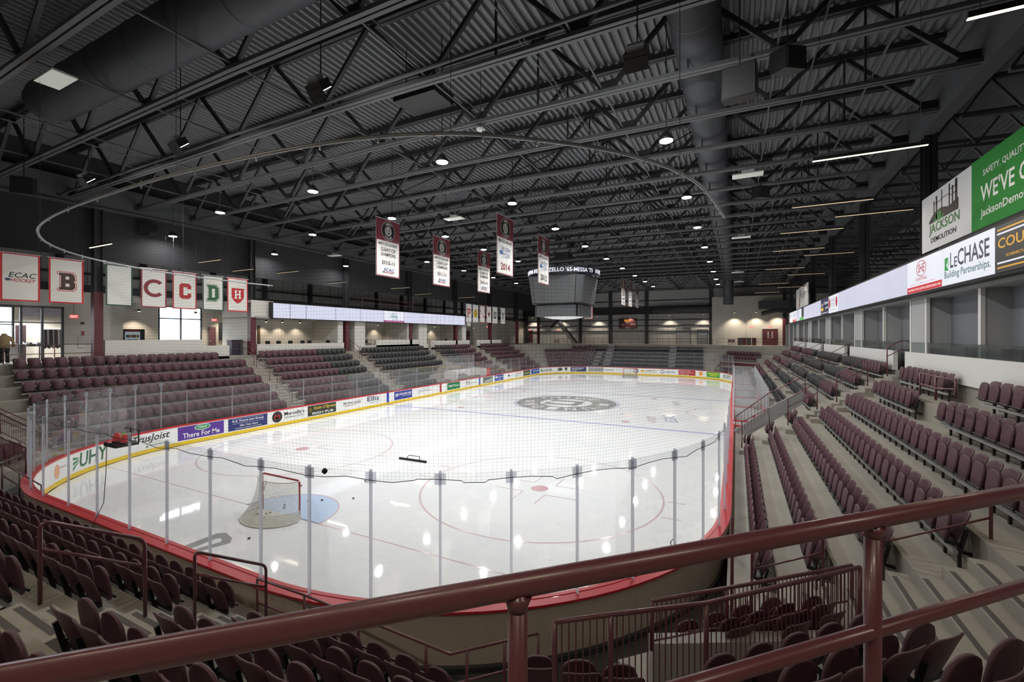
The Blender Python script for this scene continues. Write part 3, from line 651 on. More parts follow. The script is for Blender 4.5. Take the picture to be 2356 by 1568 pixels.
for px in (1191, 2008):
    q = onl(px, 1500); part('post', MB().tube([(q.x, q.y, ZC), (q.x, q.y, zr)], RR*.86, 20), RAILM, gr, smooth=True)
    part('weld_collar', MB().lathe((q.x, q.y, zr-RR-.025), [(RR*.86, 0), (RR*.95, .012), (RR*1.25, .03)], 20), RAILM, gr, smooth=True)
# aisle hand rails of the near end stand (in the plane x = 6.25)
def onx(pts, X): return [at(px, py, X=X) for px, py in pts]
def ony(pts, Y): return [at(px, py, Y=Y) for px, py in pts]
AX = 6.25
h = rounded(onx([(92, 1390), (92, 1197), (333, 1240), (334, 1418)], AX), .12); m_ = onx([(94, 1262), (333, 1302)], AX)
e = thing('hand_rail', 'maroon hoop hand rail beside row C on the left aisle steps', 'railing', h[0]); part('hoop', MB().tube(h, .023, 12), RAILM, e, True); part('middle_rail', MB().tube(m_, .019, 10), RAILM, e, True)
h = rounded(onx([(448, 1437), (448, 1268), (612, 1300), (612, 1445)], AX), .1); m_ = onx([(450, 1320), (612, 1350)], AX)
e = thing('hand_rail', 'maroon hoop hand rail at the foot of the left aisle steps', 'railing', h[0]); part('hoop', MB().tube(h, .023, 12), RAILM, e, True); part('middle_rail', MB().tube(m_, .019, 10), RAILM, e, True)
h = rounded(onx([(-220, 1514), (400, 1467), (408, 1640)], AX), .05)
e = thing('hand_rail', 'maroon hand rail end reaching in at the lower left corner', 'railing', h[-1]); part('hoop', MB().tube(h, .023, 12), RAILM, e, True)
# V-shaped guard in front of the first row
zv = tz(1)+.95
def onz(pts, z): return [at(px, py, Z=z) for px, py in pts]
top = onz([(592, 1330), (700, 1368), (1036, 1504)], zv); c0 = top[-1]; top.append(at(1238, 1456, Z=zv))
low_ = [p-Vector((0,0,.42)) for p in top]
vs2 = []
for a, b_, k_ in ((0, 0, 0), (1, 1, 0), (2, 2, .65), (2, 2, 1), (3, 3, 1)):
    pass
def lerp(a, b_, t): return a+(b_-a)*t
pst = [top[0], top[1], lerp(top[1], top[2], .42), lerp(top[1], top[2], .86), lerp(top[2], top[3], .18), lerp(top[2], top[3], .6), top[3]]
rail_thing('front_guard_rail', 'angled maroon guard rail along the front of the lowest row', [(Vector((p.x, p.y, .0 if i > 3 else tz(1))), p) for i, p in enumerate(pst)], [top, low_], .02, .022)
# ---- picket guards of the corner pit
def picket(name, label, tops, drop, pitch=.072):
    e = thing(name, label, 'railing', tops[0]-Vector((0,0,drop)))
    part('top_rail', MB().tube(rounded(tops, .03), .028, 10), RAILM, e, True)
    part('bottom_rail', MB().tube([p-Vector((0,0,drop-.07)) for p in tops], .014, 8), RAILM, e, True)
    for p in tops: part('post', MB().tube([p, p-Vector((0,0,drop+.05))], .03, 10), RAILM, e, True)
    for a, b_ in zip(tops[:-1], tops[1:]):
        L = (b_-a).length; n_ = int(L/pitch)
        for i in range(1, n_):
            q = lerp(a, b_, i/n_); part('picket', MB().tube([q, q-Vector((0,0,drop-.07))], .008, 6), RAILM, e)
    return e
picket('picket_guard', 'maroon picket guard rail nearest the camera around the corner pit', [at(1276, 1430, Z=2.8), at(1405, 1413, Z=2.8), at(1625, 1387, Z=2.8), at(1978, 1304, Z=2.8)], 1.05)
picket('picket_guard', 'maroon picket guard rail on the far side of the corner pit', [at(1500, 1382, Z=2.25), at(1672, 1352, Z=2.25), at(1960, 1300, Z=2.25)], .62)
picket('picket_guard', 'maroon picket rail sloping down beside the left corner steps', [at(-60, 922, Z=2.85), at(0, 950, Z=2.6), at(100, 998, Z=1.75)], .85, .11)
picket('picket_guard', 'maroon picket rail at the left edge below the corner steps', [at(-30, 992, Z=1.9), at(60, 1030, Z=1.75)], 1.1, .11)
rail_thing('ramp_rail', 'low maroon ramp rail at the left edge above the end rows', [(Vector((p.x, p.y, 0)), p) for p in (at(5, 1065, Z=1.2), at(45, 1086, Z=1.2), at(95, 1116, Z=1.2))], [[at(5, 1065, Z=1.2), at(95, 1116, Z=1.2)], [at(5, 1065, Z=1.2)-Vector((0,0,.45)), at(95, 1116, Z=1.2)-Vector((0,0,.45))]], .022)
# pit walls and ledge
lw = MB(); d_ = (LED1-LED0).normalized(); nn = Vector((-d_.y, d_.x, 0))
q0, q1 = LED0, LED1+d_*.3
lw.add([q0, q1, q1+nn*.22, q0+nn*.22]+[p+Vector((0,0,1.7)) for p in (q0, q1, q1+nn*.22, q0+nn*.22)], [(4,5,6,7), (0,1,5,4), (1,2,6,5), (2,3,7,6), (3,0,4,7)])
struct('wall_pit_ledge', lw, mat('pit_concrete', (168, 166, 162), .7, var=.08, scale=1.5))
# side aisle hand rails on the right stand (plane y = -27.55)
AY = -27.55
for lab, hp, mp in (('maroon hand rail low on the steps of the right near aisle', [(1730, 1440), (1730, 1262), (1893, 1215), (1893, 1385)], [(1730, 1310), (1893, 1271)]),
                    ('maroon hand rail higher on the steps of the right near aisle', [(2030, 1380), (2030, 1200), (2280, 1140), (2280, 1322)], [(2030, 1247), (2280, 1190)])):
    h = rounded(ony(hp, AY), .1); e = thing('hand_rail', lab, 'railing', h[0]); part('hoop', MB().tube(h, .023, 12), RAILM, e, True); part('middle_rail', MB().tube(ony(mp, AY), .016, 10), RAILM, e, True)
# ================================================================== building shell and roof
ZB, ZT, PITCHR = 13.86, 16.35, .009
def zroof(x): return -PITCHR*abs(x)
# ribbed deck (ribs run along the rink)
dk = MB(); x = -29.; prof = []
while x < 29:
    for dx, dz in ((0, 0), (.1, 0), (.13, .14), (.27, .14)): prof.append((x+dx, 16.52+dz+zroof(x)))
    x += .3
V = []
for xx, zz in prof: V += [(xx, -50, zz), (xx, 48, zz)]
dk.add(V, [(2*i, 2*i+1, 2*i+3, 2*i+2) for i in range(len(prof)-1)])
dk.box(-29.2, 29.2, -50, 48, 16.75, 16.9)
ceil = struct('ceiling', dk, DECK, label='dark ribbed steel roof deck on long trusses')
YT = [-16.5+3.048*k for k in range(-9, 21)]
def chord_mb(x0, x1, z, w_, h, gap):
    mb = MB()
    xs = [x0, 0, x1] if x0 < 0 < x1 else [x0, x1]
    for a, b_ in zip(xs[:-1], xs[1:]):
        for sg in ((-1, 1) if gap else (0,)):
            mb.bar((a, sg*(gap+w_)/2, z+zroof(a)), (b_, sg*(gap+w_)/2, z+zroof(b_)), w_, h)
    return mb
CB = chord_mb(-19.9, 19.9, ZB, .12, .12, .05).mesh('bottom_chord', STEEL); CT = chord_mb(-19.9, 19.9, ZT, .13, .2, .04).mesh('top_chord', STEELD)
nodes = [(-19.52+2.44*i, i % 2) for i in range(17)]
webs = []
for (a, ta_), (b_, tb_) in zip(nodes[:-1], nodes[1:]):
    za, zb = (ZT if ta_ else ZB)+zroof(a), (ZT if tb_ else ZB)+zroof(b_); webs.append(MB().bar((a, 0, za), (b_, 0, zb), .13, .13, up=(0,1,0)))
for xx, up in nodes:
    if up and 4 < xx < 18: webs.append(MB().bar((xx, 0, ZB+zroof(xx)), (xx, 0, ZT+zroof(xx)), .06, .06, up=(0,1,0)))
WEBM = [w_.mesh('web_member', STEELD) for w_ in webs]
GUS = MB()
for xx, up in nodes:
    if not up: GUS.slab([(xx-.4, -.015, ZB+zroof(xx)), (xx+.4, -.015, ZB+zroof(xx)), (xx+.22, -.015, ZB+.38+zroof(xx)), (xx-.22, -.015, ZB+.38+zroof(xx))], (0, .03, 0))
GUSM = GUS.mesh('gusset_plates', STEELD)
farw = MB()
for w_ in webs: farw.add(w_.v, w_.f)
FARW = farw.mesh('web_members', STEELD)
for i, y in enumerate(YT):
    o = link('bottom_chord', CB, ceil); o.location = (0, y, 0); o = link('top_chord', CT, ceil); o.location = (0, y, 0)
    g = link('gusset_plates', GUSM, ceil); g.location = (0, y, 0); g['kind'] = 'stuff'
    if -36 < y < -2:
        for me in WEBM: o = link('web_member', me, ceil); o.location = (0, y, 0)
    else: o = link('web_members', FARW, ceil); o.location = (0, y, 0); o['kind'] = 'stuff'
    mb = MB().bar((20.3, 0, 13.3), (27.8, 0, 13.0), .16, .12); mb.bar((20.3, 0, 14.5), (27.8, 0, 14.3), .16, .16)
    for j in range(5): mb.bar((20.3+1.5*j, 0, 13.3), (21.05+1.5*j, 0, 14.45), .07, .07, up=(0,1,0)); mb.bar((21.05+1.5*j, 0, 14.45), (21.8+1.5*j, 0, 13.3), .07, .07, up=(0,1,0))
    o = link('side_joist', mb.mesh('side_joist', STEEL), ceil); o.location = (0, y, 0); o['kind'] = 'stuff'
for xx in (-14.6, -9.75, -4.9, 0.1, 4.9, 9.6, 14.5, 17.2):                       # bridging and conduits along the rink
    part('bridging', MB().bar((xx, -48, ZB+.12+zroof(xx)), (xx, 46, ZB+.12+zroof(xx)), .05, .05), STEEL, ceil)
for xx, zz in ((3.2, 15.9), (-7.4, 15.9), (8.1, 14.1), (8.25, 14.1), (-11.2, 14.05), (15.6, 14.3)):
    part('conduit', MB().tube([(xx, -48, zz), (xx, 46, zz)], .025, 6), STEEL, ceil)
part('sprinkler_main', MB().tube([(-21, -26.2, 13.6), (20, -26.2, 13.95)], .06, 8), STEEL, ceil)
for y in (-33, -23.9, -14.8):
    for xx in (-6, 2, 10): part('cross_brace', MB().bar((xx, y-1.5, ZB+.1), (xx+2.4, y+1.5, ZT-.1), .05, .05), STEELD, ceil)
# edge girders and columns
for sg, nm in ((1, 'right'), (-1, 'left')):
    g = MB(); X = 19.75*sg
    g.box(X-.22, X+.22, -49, 47, 13.25, 13.33); g.box(X-.03, X+.03, -49, 47, 13.33, 14.6); g.box(X-.22, X+.22, -49, 47, 14.6, 14.68)
    o = part('girder_'+nm, g, STEEL, ceil)
COLY = [-15.2+9.3*k for k in range(-3, 7)]
LABC = {}
for sg in (1, -1):
    for i, y in enumerate(COLY):
        if y > 44: continue
        X = 19.86*sg; e = thing('steel_column', '%s dark steel column from the near end along the %s stand' % (ORD[i], 'right' if sg > 0 else 'left'), 'column', (X, y, ZC), 'roof columns')
        m_ = MB(); m_.box(X-.2, X+.2, y-.2, y-.17, 8.4, 13.3); m_.box(X-.2, X+.2, y+.17, y+.2, 8.4, 13.3); m_.box(X-.015, X+.015, y-.2, y+.2, 8.4, 13.3)
        part('upper_shaft', m_, STEELD, e)
        m_ = MB().box(X-.21, X+.21, y-.21, y+.21, ZC, 8.42); part('lower_shaft', m_, mat('maroon_column', (92, 40, 46), .45), e)
# left fascia
struct('trim_1', MB().box(-20.35, -20.2, -40, 44, 10.45, 16.3), BLACKW, label='dark fascia above the left concourse')
def wall(name, axis, c, a0, a1, z0, z1, openings, m, th=.2):
    az = sorted({a0, a1, *[v for o in openings for v in o[:2]]}); zz = sorted({z0, z1, *[v for o in openings for v in o[2:4]]}); mb = MB()
    for i in range(len(az)-1):
        for j in range(len(zz)-1):
            ca, cz = (az[i]+az[i+1])/2, (zz[j]+zz[j+1])/2
            if any(o[0] < ca < o[1] and o[2] < cz < o[3] for o in openings): continue
            if axis == 'X': mb.box(c-th/2, c+th/2, az[i], az[i+1], zz[j], zz[j+1])
            else: mb.box(az[i], az[i+1], c-th/2, c+th/2, zz[j], zz[j+1])
    return struct(name, mb, m)
XL = -25.
def yl(px, X=XL): return at(px, 740, X=X).y
W1 = [yl(366), yl(463)]; W1z = [4.9, at(400, 706, X=XL).z]
ST = [-36., yl(30, XL)]                                                                     # outer window of the shop
wl = wall('wall_left', 'X', XL-.1, -50, 48, ZC-.3, 8.6, [(W1[0], W1[1], W1z[0], W1z[1]), (ST[0], ST[1], 5.0, 7.6)], WHITEW)
wall('wall_left_upper', 'X', XL-.1, -50, 48, 8.6, 16.9, [], GREYW)
# raised panel joints / girts and a black band on the upper left wall
for z, h in ((8.75, .5), (9.9, .12), (11.2, .12)): part('girt', MB().box(XL, XL+.18, -46, 46, z, z+h), STEELD, wl)
for y in [-44+1.1*i for i in range(80)]: part('panel_joint', MB().box(XL, XL+.02, y-.012, y+.012, 9.3, 13.5), mat('joint_grey', (110, 111, 111), .8), wl)
for y in COLY:
    for dy in (0, 4.5): part('wall_post', MB().box(XL, XL+.3, y+dy-.16, y+dy+.16, 8.6, 14), STEELD, wl)
# window frames and panes
def window(name, y0, y1, z0, z1, X, nv, nh, parent=None):
    fr = mat('window_frame', (86, 90, 94), .4, metal=.4); mb = MB(); t_ = .05
    for i in range(nv+1): y = y0+(y1-y0)*i/nv; mb.box(X-.05, X+.05, y-t_, y+t_, z0, z1)
    zs = [z0, z1]+([z0+(z1-z0)*nh] if nh else [])
    for z in zs: mb.box(X-.05, X+.05, y0, y1, z-t_*.7, z+t_*.7)
    o = struct(name, mb, fr)
    for i in range(nv): part('pane', MB().box(X-.012, X+.012, y0+(y1-y0)*i/nv+t_, y0+(y1-y0)*(i+1)/nv-t_, z0+.03, z1-.03), GLASS, o)
    return o
window('window_1', W1[0], W1[1], W1z[0], W1z[1], XL-.05, 2, .72); window('window_2', ST[0], ST[1], 5.0, 7.6, XL-.05, 2, .6)
# ground and a pale building outside the window
struct('ground', MB().box(-140, -26, -120, 120, -1, -.5), mat('pavement', (150, 150, 146), .9))
bl = thing('office_building', 'pale office block outside the bright window', 'building', (-70, 10, -.5))
part('wall', MB().box(-76, -66, -16, 34, -.5, 14), mat('pale_facade', (232, 232, 230), .8), bl)
for r_i in range(4):
    for c_i in range(10): part('window', MB().box(-66, -65.9, -14+4.6*c_i, -11+4.6*c_i, 1.5+3.1*r_i, 3+3.1*r_i), mat('pale_glass', (190, 200, 210), .2), bl)
wall('wall_right', 'X', 28.3, -50, 48, -.3, 16.9, [], GREYW)
wall('wall_near', 'Y', -49.6, -30, 30, -.3, 16.9, [], GREYW)
# ---- far wall
FY = 45.
wf = wall('wall_far', 'Y', FY+.1, -30, 30, -.3, 16.9, [], GREYW)
part('dark_band', MB().box(-28, 13, FY-.5, FY, 9.7, 11.0), BLACKW, wf)
for z in (12.0, 8.6, 7.6, 6.6): part('girt', MB().box(-28, 12, FY-.16, FY, z, z+.14), STEELD, wf)
for px in (1212, 1336, 1405, 1488, 1636): xx = at(px, 780, Y=FY).x; part('wall_post', MB().box(xx-.3, xx+.3, FY-.35, FY, 0, 14), STEELD, wf)
for k_ in range(46): xx = -28+.88*k_; part('panel_joint', MB().box(xx-.012, xx+.012, FY-.02, FY, 4.4, 9.7), mat('joint_grey', (110, 111, 111), .8), wf)
x0 = at(1060+820*.2547, 755, Y=FY).x; x1 = at(1060+890*.2547, 735, Y=FY).x; x2 = at(1060+1060*.2547, 785, Y=FY).x
part('diagonal_brace', MB().bar((x0, FY-.3, at(1270, 753, Y=FY).z), (x1, FY-.3, at(1287, 735, Y=FY).z), .3, .3), STEELD, wf); part('diagonal_brace', MB().bar((x1, FY-.3, at(1287, 735, Y=FY).z), (x2, FY-.3, 4.4), .3, .3), STEELD, wf)
# white end wall with the double doors at the far right
RY = 41.
wr = wall('wall_far_right', 'Y', RY+.1, at(1638, 780, Y=RY).x, 30, ZC-.4, 12, [], WHITEW)
# ---- near concourse behind the camera, closed side faces
# ================================================================== right suites
XS = 19.62
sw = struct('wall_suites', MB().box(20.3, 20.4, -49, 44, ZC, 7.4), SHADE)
struct('trim_2', MB().box(XS-.02, 23.7, -49, 36, 7.24, 7.36), mat('soffit_grey', (150, 151, 150), .8), label='soffit below the right display ribbon')
gaps = [(-13.7, -12.2), (-3.9, -2.4), (5.0, 6.5), (14.4, 15.9)]
ys = [-48.]+[v for g in gaps for v in g]+[25.5]
for i in range(0, len(ys), 2):
    pw = MB().box(XS-.06, XS+.1, ys[i], ys[i+1], ZC, 5.25)
    if i+2 < len(ys)+1 and i+1 < len(ys)-1: pw.box(XS, XS+.9, ys[i+1]-.1, ys[i+1], ZC, 5.25); pw.box(XS+.8, XS+.9, ys[i+1], ys[i+1]+1.5, ZC, 5.25)
    o = struct('wall_parapet_right', pw, mat('white_plaster', (214, 214, 212), .7, var=.03))
    n_ = max(1, int((ys[i+1]-ys[i])/1.6))
    for j in range(n_):
        a = ys[i]+(ys[i+1]-ys[i])*j/n_; b_ = ys[i]+(ys[i+1]-ys[i])*(j+1)/n_; part('pane', MB().box(XS+.01, XS+.025, a+.01, b_-.01, 5.25, 5.64), GLASS2, o)
for j in range(-3, 6):
    yc = -14.95+9.3*j
    pl = MB().box(XS+.01, 20.3, yc-.8, yc+.8, ZC, 7.26); o = struct('wall_pilaster', pl, SUITEW)
    for dy in (-.8, .8): part('white_jamb', MB().box(XS-.01, XS+.09, yc+dy-.07, yc+dy+.07, ZC, 7.26), mat('white_plaster', (214, 214, 212), .7, var=.03), o)
    yc += 4.65; o = struct('wall_partition', MB().box(XS+.1, 20.3, yc-.06, yc+.06, ZC, 7.26), SUITEW); part('white_jamb', MB().box(XS+.04, XS+.14, yc-.08, yc+.08, ZC, 7.26), mat('white_plaster', (214, 214, 212), .7, var=.03), o)
# ================================================================== left suites and low walls
XW = -19.75
def yw(px, X=XW): return at(px, 780, X=X).y
struct('wall_left_suites', MB().box(-23.4, -23.3, yw(583), yw(1069)+.3, ZC, 7.4), WHITEW)
struct('trim_3', MB().box(-23.4, -19.4, yw(583), yw(1069)+.3, 7.24, 7.36), mat('soffit_grey', (150, 151, 150), .8), label='soffit below the left display ribbon')
for a, b_ in ((576, 587), (778, 790), (817, 841), (938, 942), (964, 983), (1064, 1073)):
    struct('wall_pilaster', MB().box(-23.3, -19.8, yw(a), yw(b_), ZC, 7.26), WHITEW)
struct('wall_left_end', MB().box(-23.3, -19.6, yw(575), yw(627), 7.3, 8.62), WHITEW)
struct('wall_left_end', MB().box(-21, -19.4, yw(1069), yw(1078), 7.2, 8.2), WHITEW)
for a, b_, zt, lab in ((240, 465, 5.62, 'long'), (465, 526, 5.18, 'low'), (590, 790, 5.22, 'second'), (828, 984, 4.9, 'third low'), (864, 963, 5.45, 'third'), (990, 1079, 5.25, 'fourth'), (1096, 1152, 5.25, 'fifth')):
    struct('wall_parapet_left', MB().box(XW-.1, XW+.1, yw(a), yw(b_), ZC-.2, zt), WHITEW)
# ================================================================== flood lights over the ice
LENS = mat('lamp_lens', (255, 255, 255), .3, var=0, emit=22)
WARM = mat('warm_lamp_lens', (255, 226, 184), .3, var=0, emit=9)
PANL = mat('unlit_panel_glow', (236, 240, 232), .3, var=0, emit=.1)  # panels are unlit; faint glow stands in for light bounced off the ice
DIMW = mat('dim_lamp_lens', (255, 226, 184), .3, var=0, emit=.5)
def flood(x, y, z, lab, tilt=0., power=1.):
    e = thing('flood_light', lab, 'lamp', (x, y, z), 'flood lights over the ice')
    M = Matrix.Rotation(tilt, 4, 'X'); T_ = lambda mb: (setattr(mb, 'v', [tuple(M @ Vector(p)) for p in mb.v]), mb)[1]
    if tilt:
        part('housing', T_(MB().box(-.28, .28, -.2, .2, 0, .22)), BLACKM, e, local=True); part('heat_sink', T_(MB().box(-.2, .2, -.12, .12, .22, .36)), mat('pale_heat_sink', (150, 152, 154), .4), e, local=True)
        part('lens', T_(MB().box(-.25, .25, -.17, .17, -.015, 0)), LENS, e, local=True); part('visor', T_(MB().box(-.28, .28, -.22, -.2, -.2, .1)), BLACKM, e, local=True)
    else:
        part('housing', MB().lathe((0, 0, 0), [(.23, 0), (.25, .06), (.2, .14), (.12, .24), (.07, .3)], 14), BLACKM, e, True, local=True)
        part('lens', MB().cyl((0, 0, -.02), .22, .02, 16), LENS, e, local=True)
    part('stem', MB().tube([(0, 0, .28), (0, 0, (13.74+zroof(x) if min(abs(y-v) for v in YT) < .2 else 16.64+zroof(x))-z)], .018, 6), STEELD, e, local=True)
    ld = bpy.data.lights.new('flood', 'AREA'); ld.shape = 'DISK'; ld.size = .44; ld.energy = FLOOD_W*power; ld.color = (1, .985, .96); ld.spread = math.radians(165)
    lo = bpy.data.objects.new('flood_beam', ld); COL.objects.link(lo); lo.parent = e; lo.location = M @ Vector((0, 0, -.03)); lo.rotation_euler = (tilt, 0, 0); return e
GRID = [(3.4, 'right of centre', [-28.4, -22.8, -16.8, -10.8, -4.7, 1.4, 7.5, 13.6, 19.7, 25.8]), (-4.0, 'left of centre', [-28.1, -22.6, -17.3, -12.1, -7, -.9, 5, 11, 17, 23]),
        (-11.5, 'left', [-27.9, -22.4, -16.5, -10.4, -4.3, 1.8, 8, 14, 20, 26]), (11.35, 'right', [-25.9, -20.9, -13.9, -7.2, -.3, 7, 14, 21, 27])]
for X, nm, Ys in GRID:
    for i, y in enumerate(Ys): flood(X, y, 12.55, 'round flood light, %s from the near end in the %s row' % (ORD[i], nm), .75 if y < -24.5 else 0)
for i, (X, y) in enumerate(((-19., -21.0), (-19., -13.9), (-18.7, -7.0))): flood(X, y, 12.3, 'flood light over the left stand, %s from the near end' % ORD[i], 0., .4)
# ---- linear lamps over the stands
def linear(a, b_, lab, en=30, lens=None):
    a, b_ = Vector(a), Vector(b_); e = thing('linear_lamp', lab, 'lamp', (a+b_)/2, 'slim linear lamps over the stands')
    part('body', MB().bar(a+Vector((0,0,.05)), b_+Vector((0,0,.05)), .07, .09), BLACKM, e); part('lens', MB().bar(a, b_, .055, .012), lens or WARM, e)
    for p in (lerp(a, b_, .06), lerp(a, b_, .94)): part('wire', MB().tube([p+Vector((0,0,.09)), (p.x, p.y, 16.6)], .005, 4), STEELD, e)
    ld = bpy.data.lights.new('linear', 'AREA'); ld.shape = 'RECTANGLE'; ld.size = (b_-a).length; ld.size_y = .06; ld.energy = en; ld.color = (1, .86, .68)
    lo = bpy.data.objects.new('linear_beam', ld); COL.objects.link(lo); lo.parent = e; lo.location = (0, 0, -.012); d = (b_-a); lo.rotation_euler = (0, 0, math.atan2(d.y, d.x))
p = at(2228, 45, Z=10.5)
RL = [(16.5, -28.1), (15.3, -22.75), (15.3, -17.95), (16.93, -15.75), (15.27, -13.4), (16.98, -6.33), (15.3, -8.6), (15.3, -1), (17, 3), (15.3, 9), (17, 13), (15.3, 18)]
for i, (X, y) in enumerate(RL): linear((X, y, 10.5), (X+2.33, y, 10.5), 'warm linear lamp over the right stand, %s from the camera' % ORD[i], *((40, WARM) if i < 2 else (16, DIMW)))
for i, (X, y) in enumerate([(-18.6, -30.2), (-16.9, -25.9), (-16.9, -20.6), (-18.8, -17.3), (-16.9, -15.2), (-18.8, -9), (-16.9, -3), (-18.8, 3), (-16.9, 9)]): linear((X, y, 10.5), (X+2.33, y, 10.5), 'warm linear lamp over the left stand, %s from the camera' % ORD[i], *((40, WARM) if i == 1 else (16, DIMW)))

for i, (X, y) in enumerate([(9.5, -39.5), (13.2, -39.5), (17.2, -36.2), (6, -39.5), (0, -39.5), (-6, -39.5), (2, -35.2)]): linear((X, y, 10.2), (X+2.33, y, 10.2), 'warm linear lamp over the near concourse, %s' % ORD[i], 75)
# ================================================================== displays
KS = 1/2**vs.exposure
def scr(rgb, k=1.):
    nm = 'screen_%02x%02x%02x_%d' % (*rgb, int(k*100))
    if nm in MATS: return MATS[nm]
    m = bpy.data.materials.new(nm); m.use_nodes = True; nt = m.node_tree; b = nt.nodes['Principled BSDF']
    b.inputs['Base Color'].default_value = (.02, .02, .02, 1); b.inputs['Roughness'].default_value = .35
    tc = nt.nodes.new('ShaderNodeTexCoord'); no = nt.nodes.new('ShaderNodeTexNoise'); no.inputs['Scale'].default_value = .8; nt.links.new(tc.outputs['Object'], no.inputs['Vector'])
    mr = nt.nodes.new('ShaderNodeMapRange'); mr.inputs['To Min'].default_value = .94*KS*k; mr.inputs['To Max'].default_value = 1.06*KS*k
    nt.links.new(no.outputs['Fac'], mr.inputs['Value']); nt.links.new(mr.outputs['Result'], b.inputs['Emission Strength']); b.inputs['Emission Color'].default_value = (*lin(rgb), 1)
    m.cycles.emission_sampling = 'NONE'; MATS[nm] = m; return m
LAV, LWH = (206, 207, 226), (232, 234, 244)
XR = 19.2; ZR0, ZR1 = 7.42, 8.56
def yr(px): return at(px, 700, X=XR).y
rib = thing('display_ribbon', 'long glowing display ribbon above the suites of the right stand', 'display', (XR, -24, ZR0))
part('casing', MB().box(XR+.01, XR+.3, -34, yr(1816), ZR0-.08, ZR1+.08), BLACKM, rib)
def panel(parent, y0, y1, rgb, X, nrm, z0=ZR0, z1=ZR1, label=None):
    mb = MB().box(X-.015*(nrm < 0), X+.015*(nrm > 0), min(y0, y1)+.025, max(y0, y1)-.025, z0, z1)
    o = part('screen_panel', mb, scr(rgb), parent)
    if label: o['label'] = label
    Wd = abs(y1-y0)-.05; O = Vector((X, max(y0, y1)-.025 if nrm < 0 else min(y0, y1)+.025, z0)); Rv = (0, -1, 0) if nrm < 0 else (0, 1, 0)
    return Sign(o, O, Rv, (0, 0, 1), .018), Wd, z1-z0
e_ = [1817, 1824, 1832, 1840, 1850, 1861, 1874, 1889, 1907, 1928.5, 1955, 1989, 2030.6, 2088.5, 2169.6, 2290.5]
e_ = [1817, 1824, 1832, 1840, 1850, 1861, 1874, 1889, 1907, 1928.5, 1955, 1989, 2030.6, 2088.5, 2169.6, 2290.5]
cols = [LWH, LWH, LAV, LWH, LAV, LAV, LAV, (44, 44, 74), LWH, LAV, LAV, LAV, LAV, LWH, LWH]
pan = {}
for i in range(15): pan[i] = panel(rib, yr(e_[i]), yr(e_[i+1]), cols[i], XR, -1)
YN = yr(2290.5); pan[15] = panel(rib, YN, YN-3.4, (52, 50, 48), XR, -1, label='dark hotel advert on the ribbon'); pan[16] = panel(rib, YN-3.4, YN-6.8, LAV, XR, -1)
s, W, H = pan[14]
g_ = scr((40, 150, 60)); dk_ = scr((56, 58, 70))
s.draw(poly2([(.05*W, .38*H), (.14*W, .38*H), (.14*W, .62*H), (.14*W, .72*H), (.05*W, .72*H)]), g_, 'emblem').up()
s.draw(poly2([(.09*W, .52*H), (.155*W, .74*H), (.12*W, .56*H), (.155*W, .38*H)]), scr(LWH), 'emblem')
s.text('L', dk_, .18*W, .25*W, .42*H, .82*H).text('E', dk_, .27*W, .33*W, .42*H, .68*H).text('CHASE', dk_, .34*W, .93*W, .42*H, .84*H).text('Building Partnerships.', scr((84, 116, 118)), .05*W, .95*W, .12*H, .36*H)
s, W, H = pan[13]
s.draw(rect2(0, W, 0, .19*H), scr((200, 40, 44)), 'print').draw(ring2(.44*W, .7*H, .15*W, .24*H, .9), scr((180, 60, 70)), 'emblem').text('SHE', scr((180, 50, 60)), .34*W, .54*W, .58*H, .84*H).text('LIGHTING', scr((190, 50, 60)), .28*W, .6*W, .34*H, .44*H).text('RESIDENTIAL | COMMERCIAL | WHOLESALE', scr((200, 130, 135)), .1*W, .84*W, .23*H, .28*H).up()
s.text('LIGHTING UP THE CAPITAL REGION SINCE 1925', scr((250, 240, 240)), .03*W, .97*W, .06*H, .13*H)
s, W, H = pan[15]
go = scr((214, 160, 50)); wt = scr((230, 232, 245))
for y, c in ((.9, go), (.82, wt), (.2, wt), (.1, go)): s.draw(rect2(.03*W, .97*W, (y-.02)*H, (y+.015)*H), c, 'print')
s.text('COURTYARD', go, .04*W, .96*W, .5*H, .72*H).text('BY MARRIOTT', wt, .42*W, .8*W, .4*H, .48*H).text('SCHENECTADY AT MOHAWK HARBOR', go, .15*W, .9*W, .3*H, .36*H)
s, W, H = pan[8]
for x in (.12, .86): s.draw(ell2(x*W, .58*H, .09*W, .3*H), scr((170, 40, 56)), 'emblem')
s.text('SHE', scr((150, 150, 160)), .3*W, .66*W, .62*H, .85*H).text('SITE', scr((150, 150, 160)), .3*W, .66*W, .34*H, .55*H).text('www.thelighting.com', scr((120, 120, 130)), .1*W, .9*W, .14*H, .2*H)
s, W, H = pan[7]
s.text('Union', scr((230, 230, 240)), .45*W, .95*W, .62*H, .82*H).text('ICE', scr((230, 200, 210)), .06*W, .35*W, .55*H, .72*H).draw(ell2(.2*W, .35*H, .17*W, .12*H), scr((230, 180, 60)), 'emblem').text('golf', scr((240, 240, 240)), .6*W, .95*W, .32*H, .46*H).draw(rect2(.05*W, .95*W, .08*H, .12*H), scr((220, 220, 235)), 'print')
s, W, H = pan[3]
s.draw(rect2(.45*W, W, .25*H, H), scr((60, 62, 80)), 'print').draw(rect2(0, W, 0, .25*H), scr((90, 180, 90)), 'print')
s, W, H = pan[1]; s.draw(rect2(0, W, 0, .2*H), scr((200, 60, 66)), 'print').text('SHE', scr((170, 170, 185)), .15*W, .85*W, .4*H, .8*H)
s, W, H = pan[0]; s.text('UHY', scr((170, 175, 190)), .1*W, .9*W, .4*H, .8*H)
XLr = -19.2
ribl = thing('display_ribbon', 'glowing display ribbon above the suites of the left stand', 'display', (XLr, 0, ZR0))
def yq(px): return at(px, 730, X=XLr).y
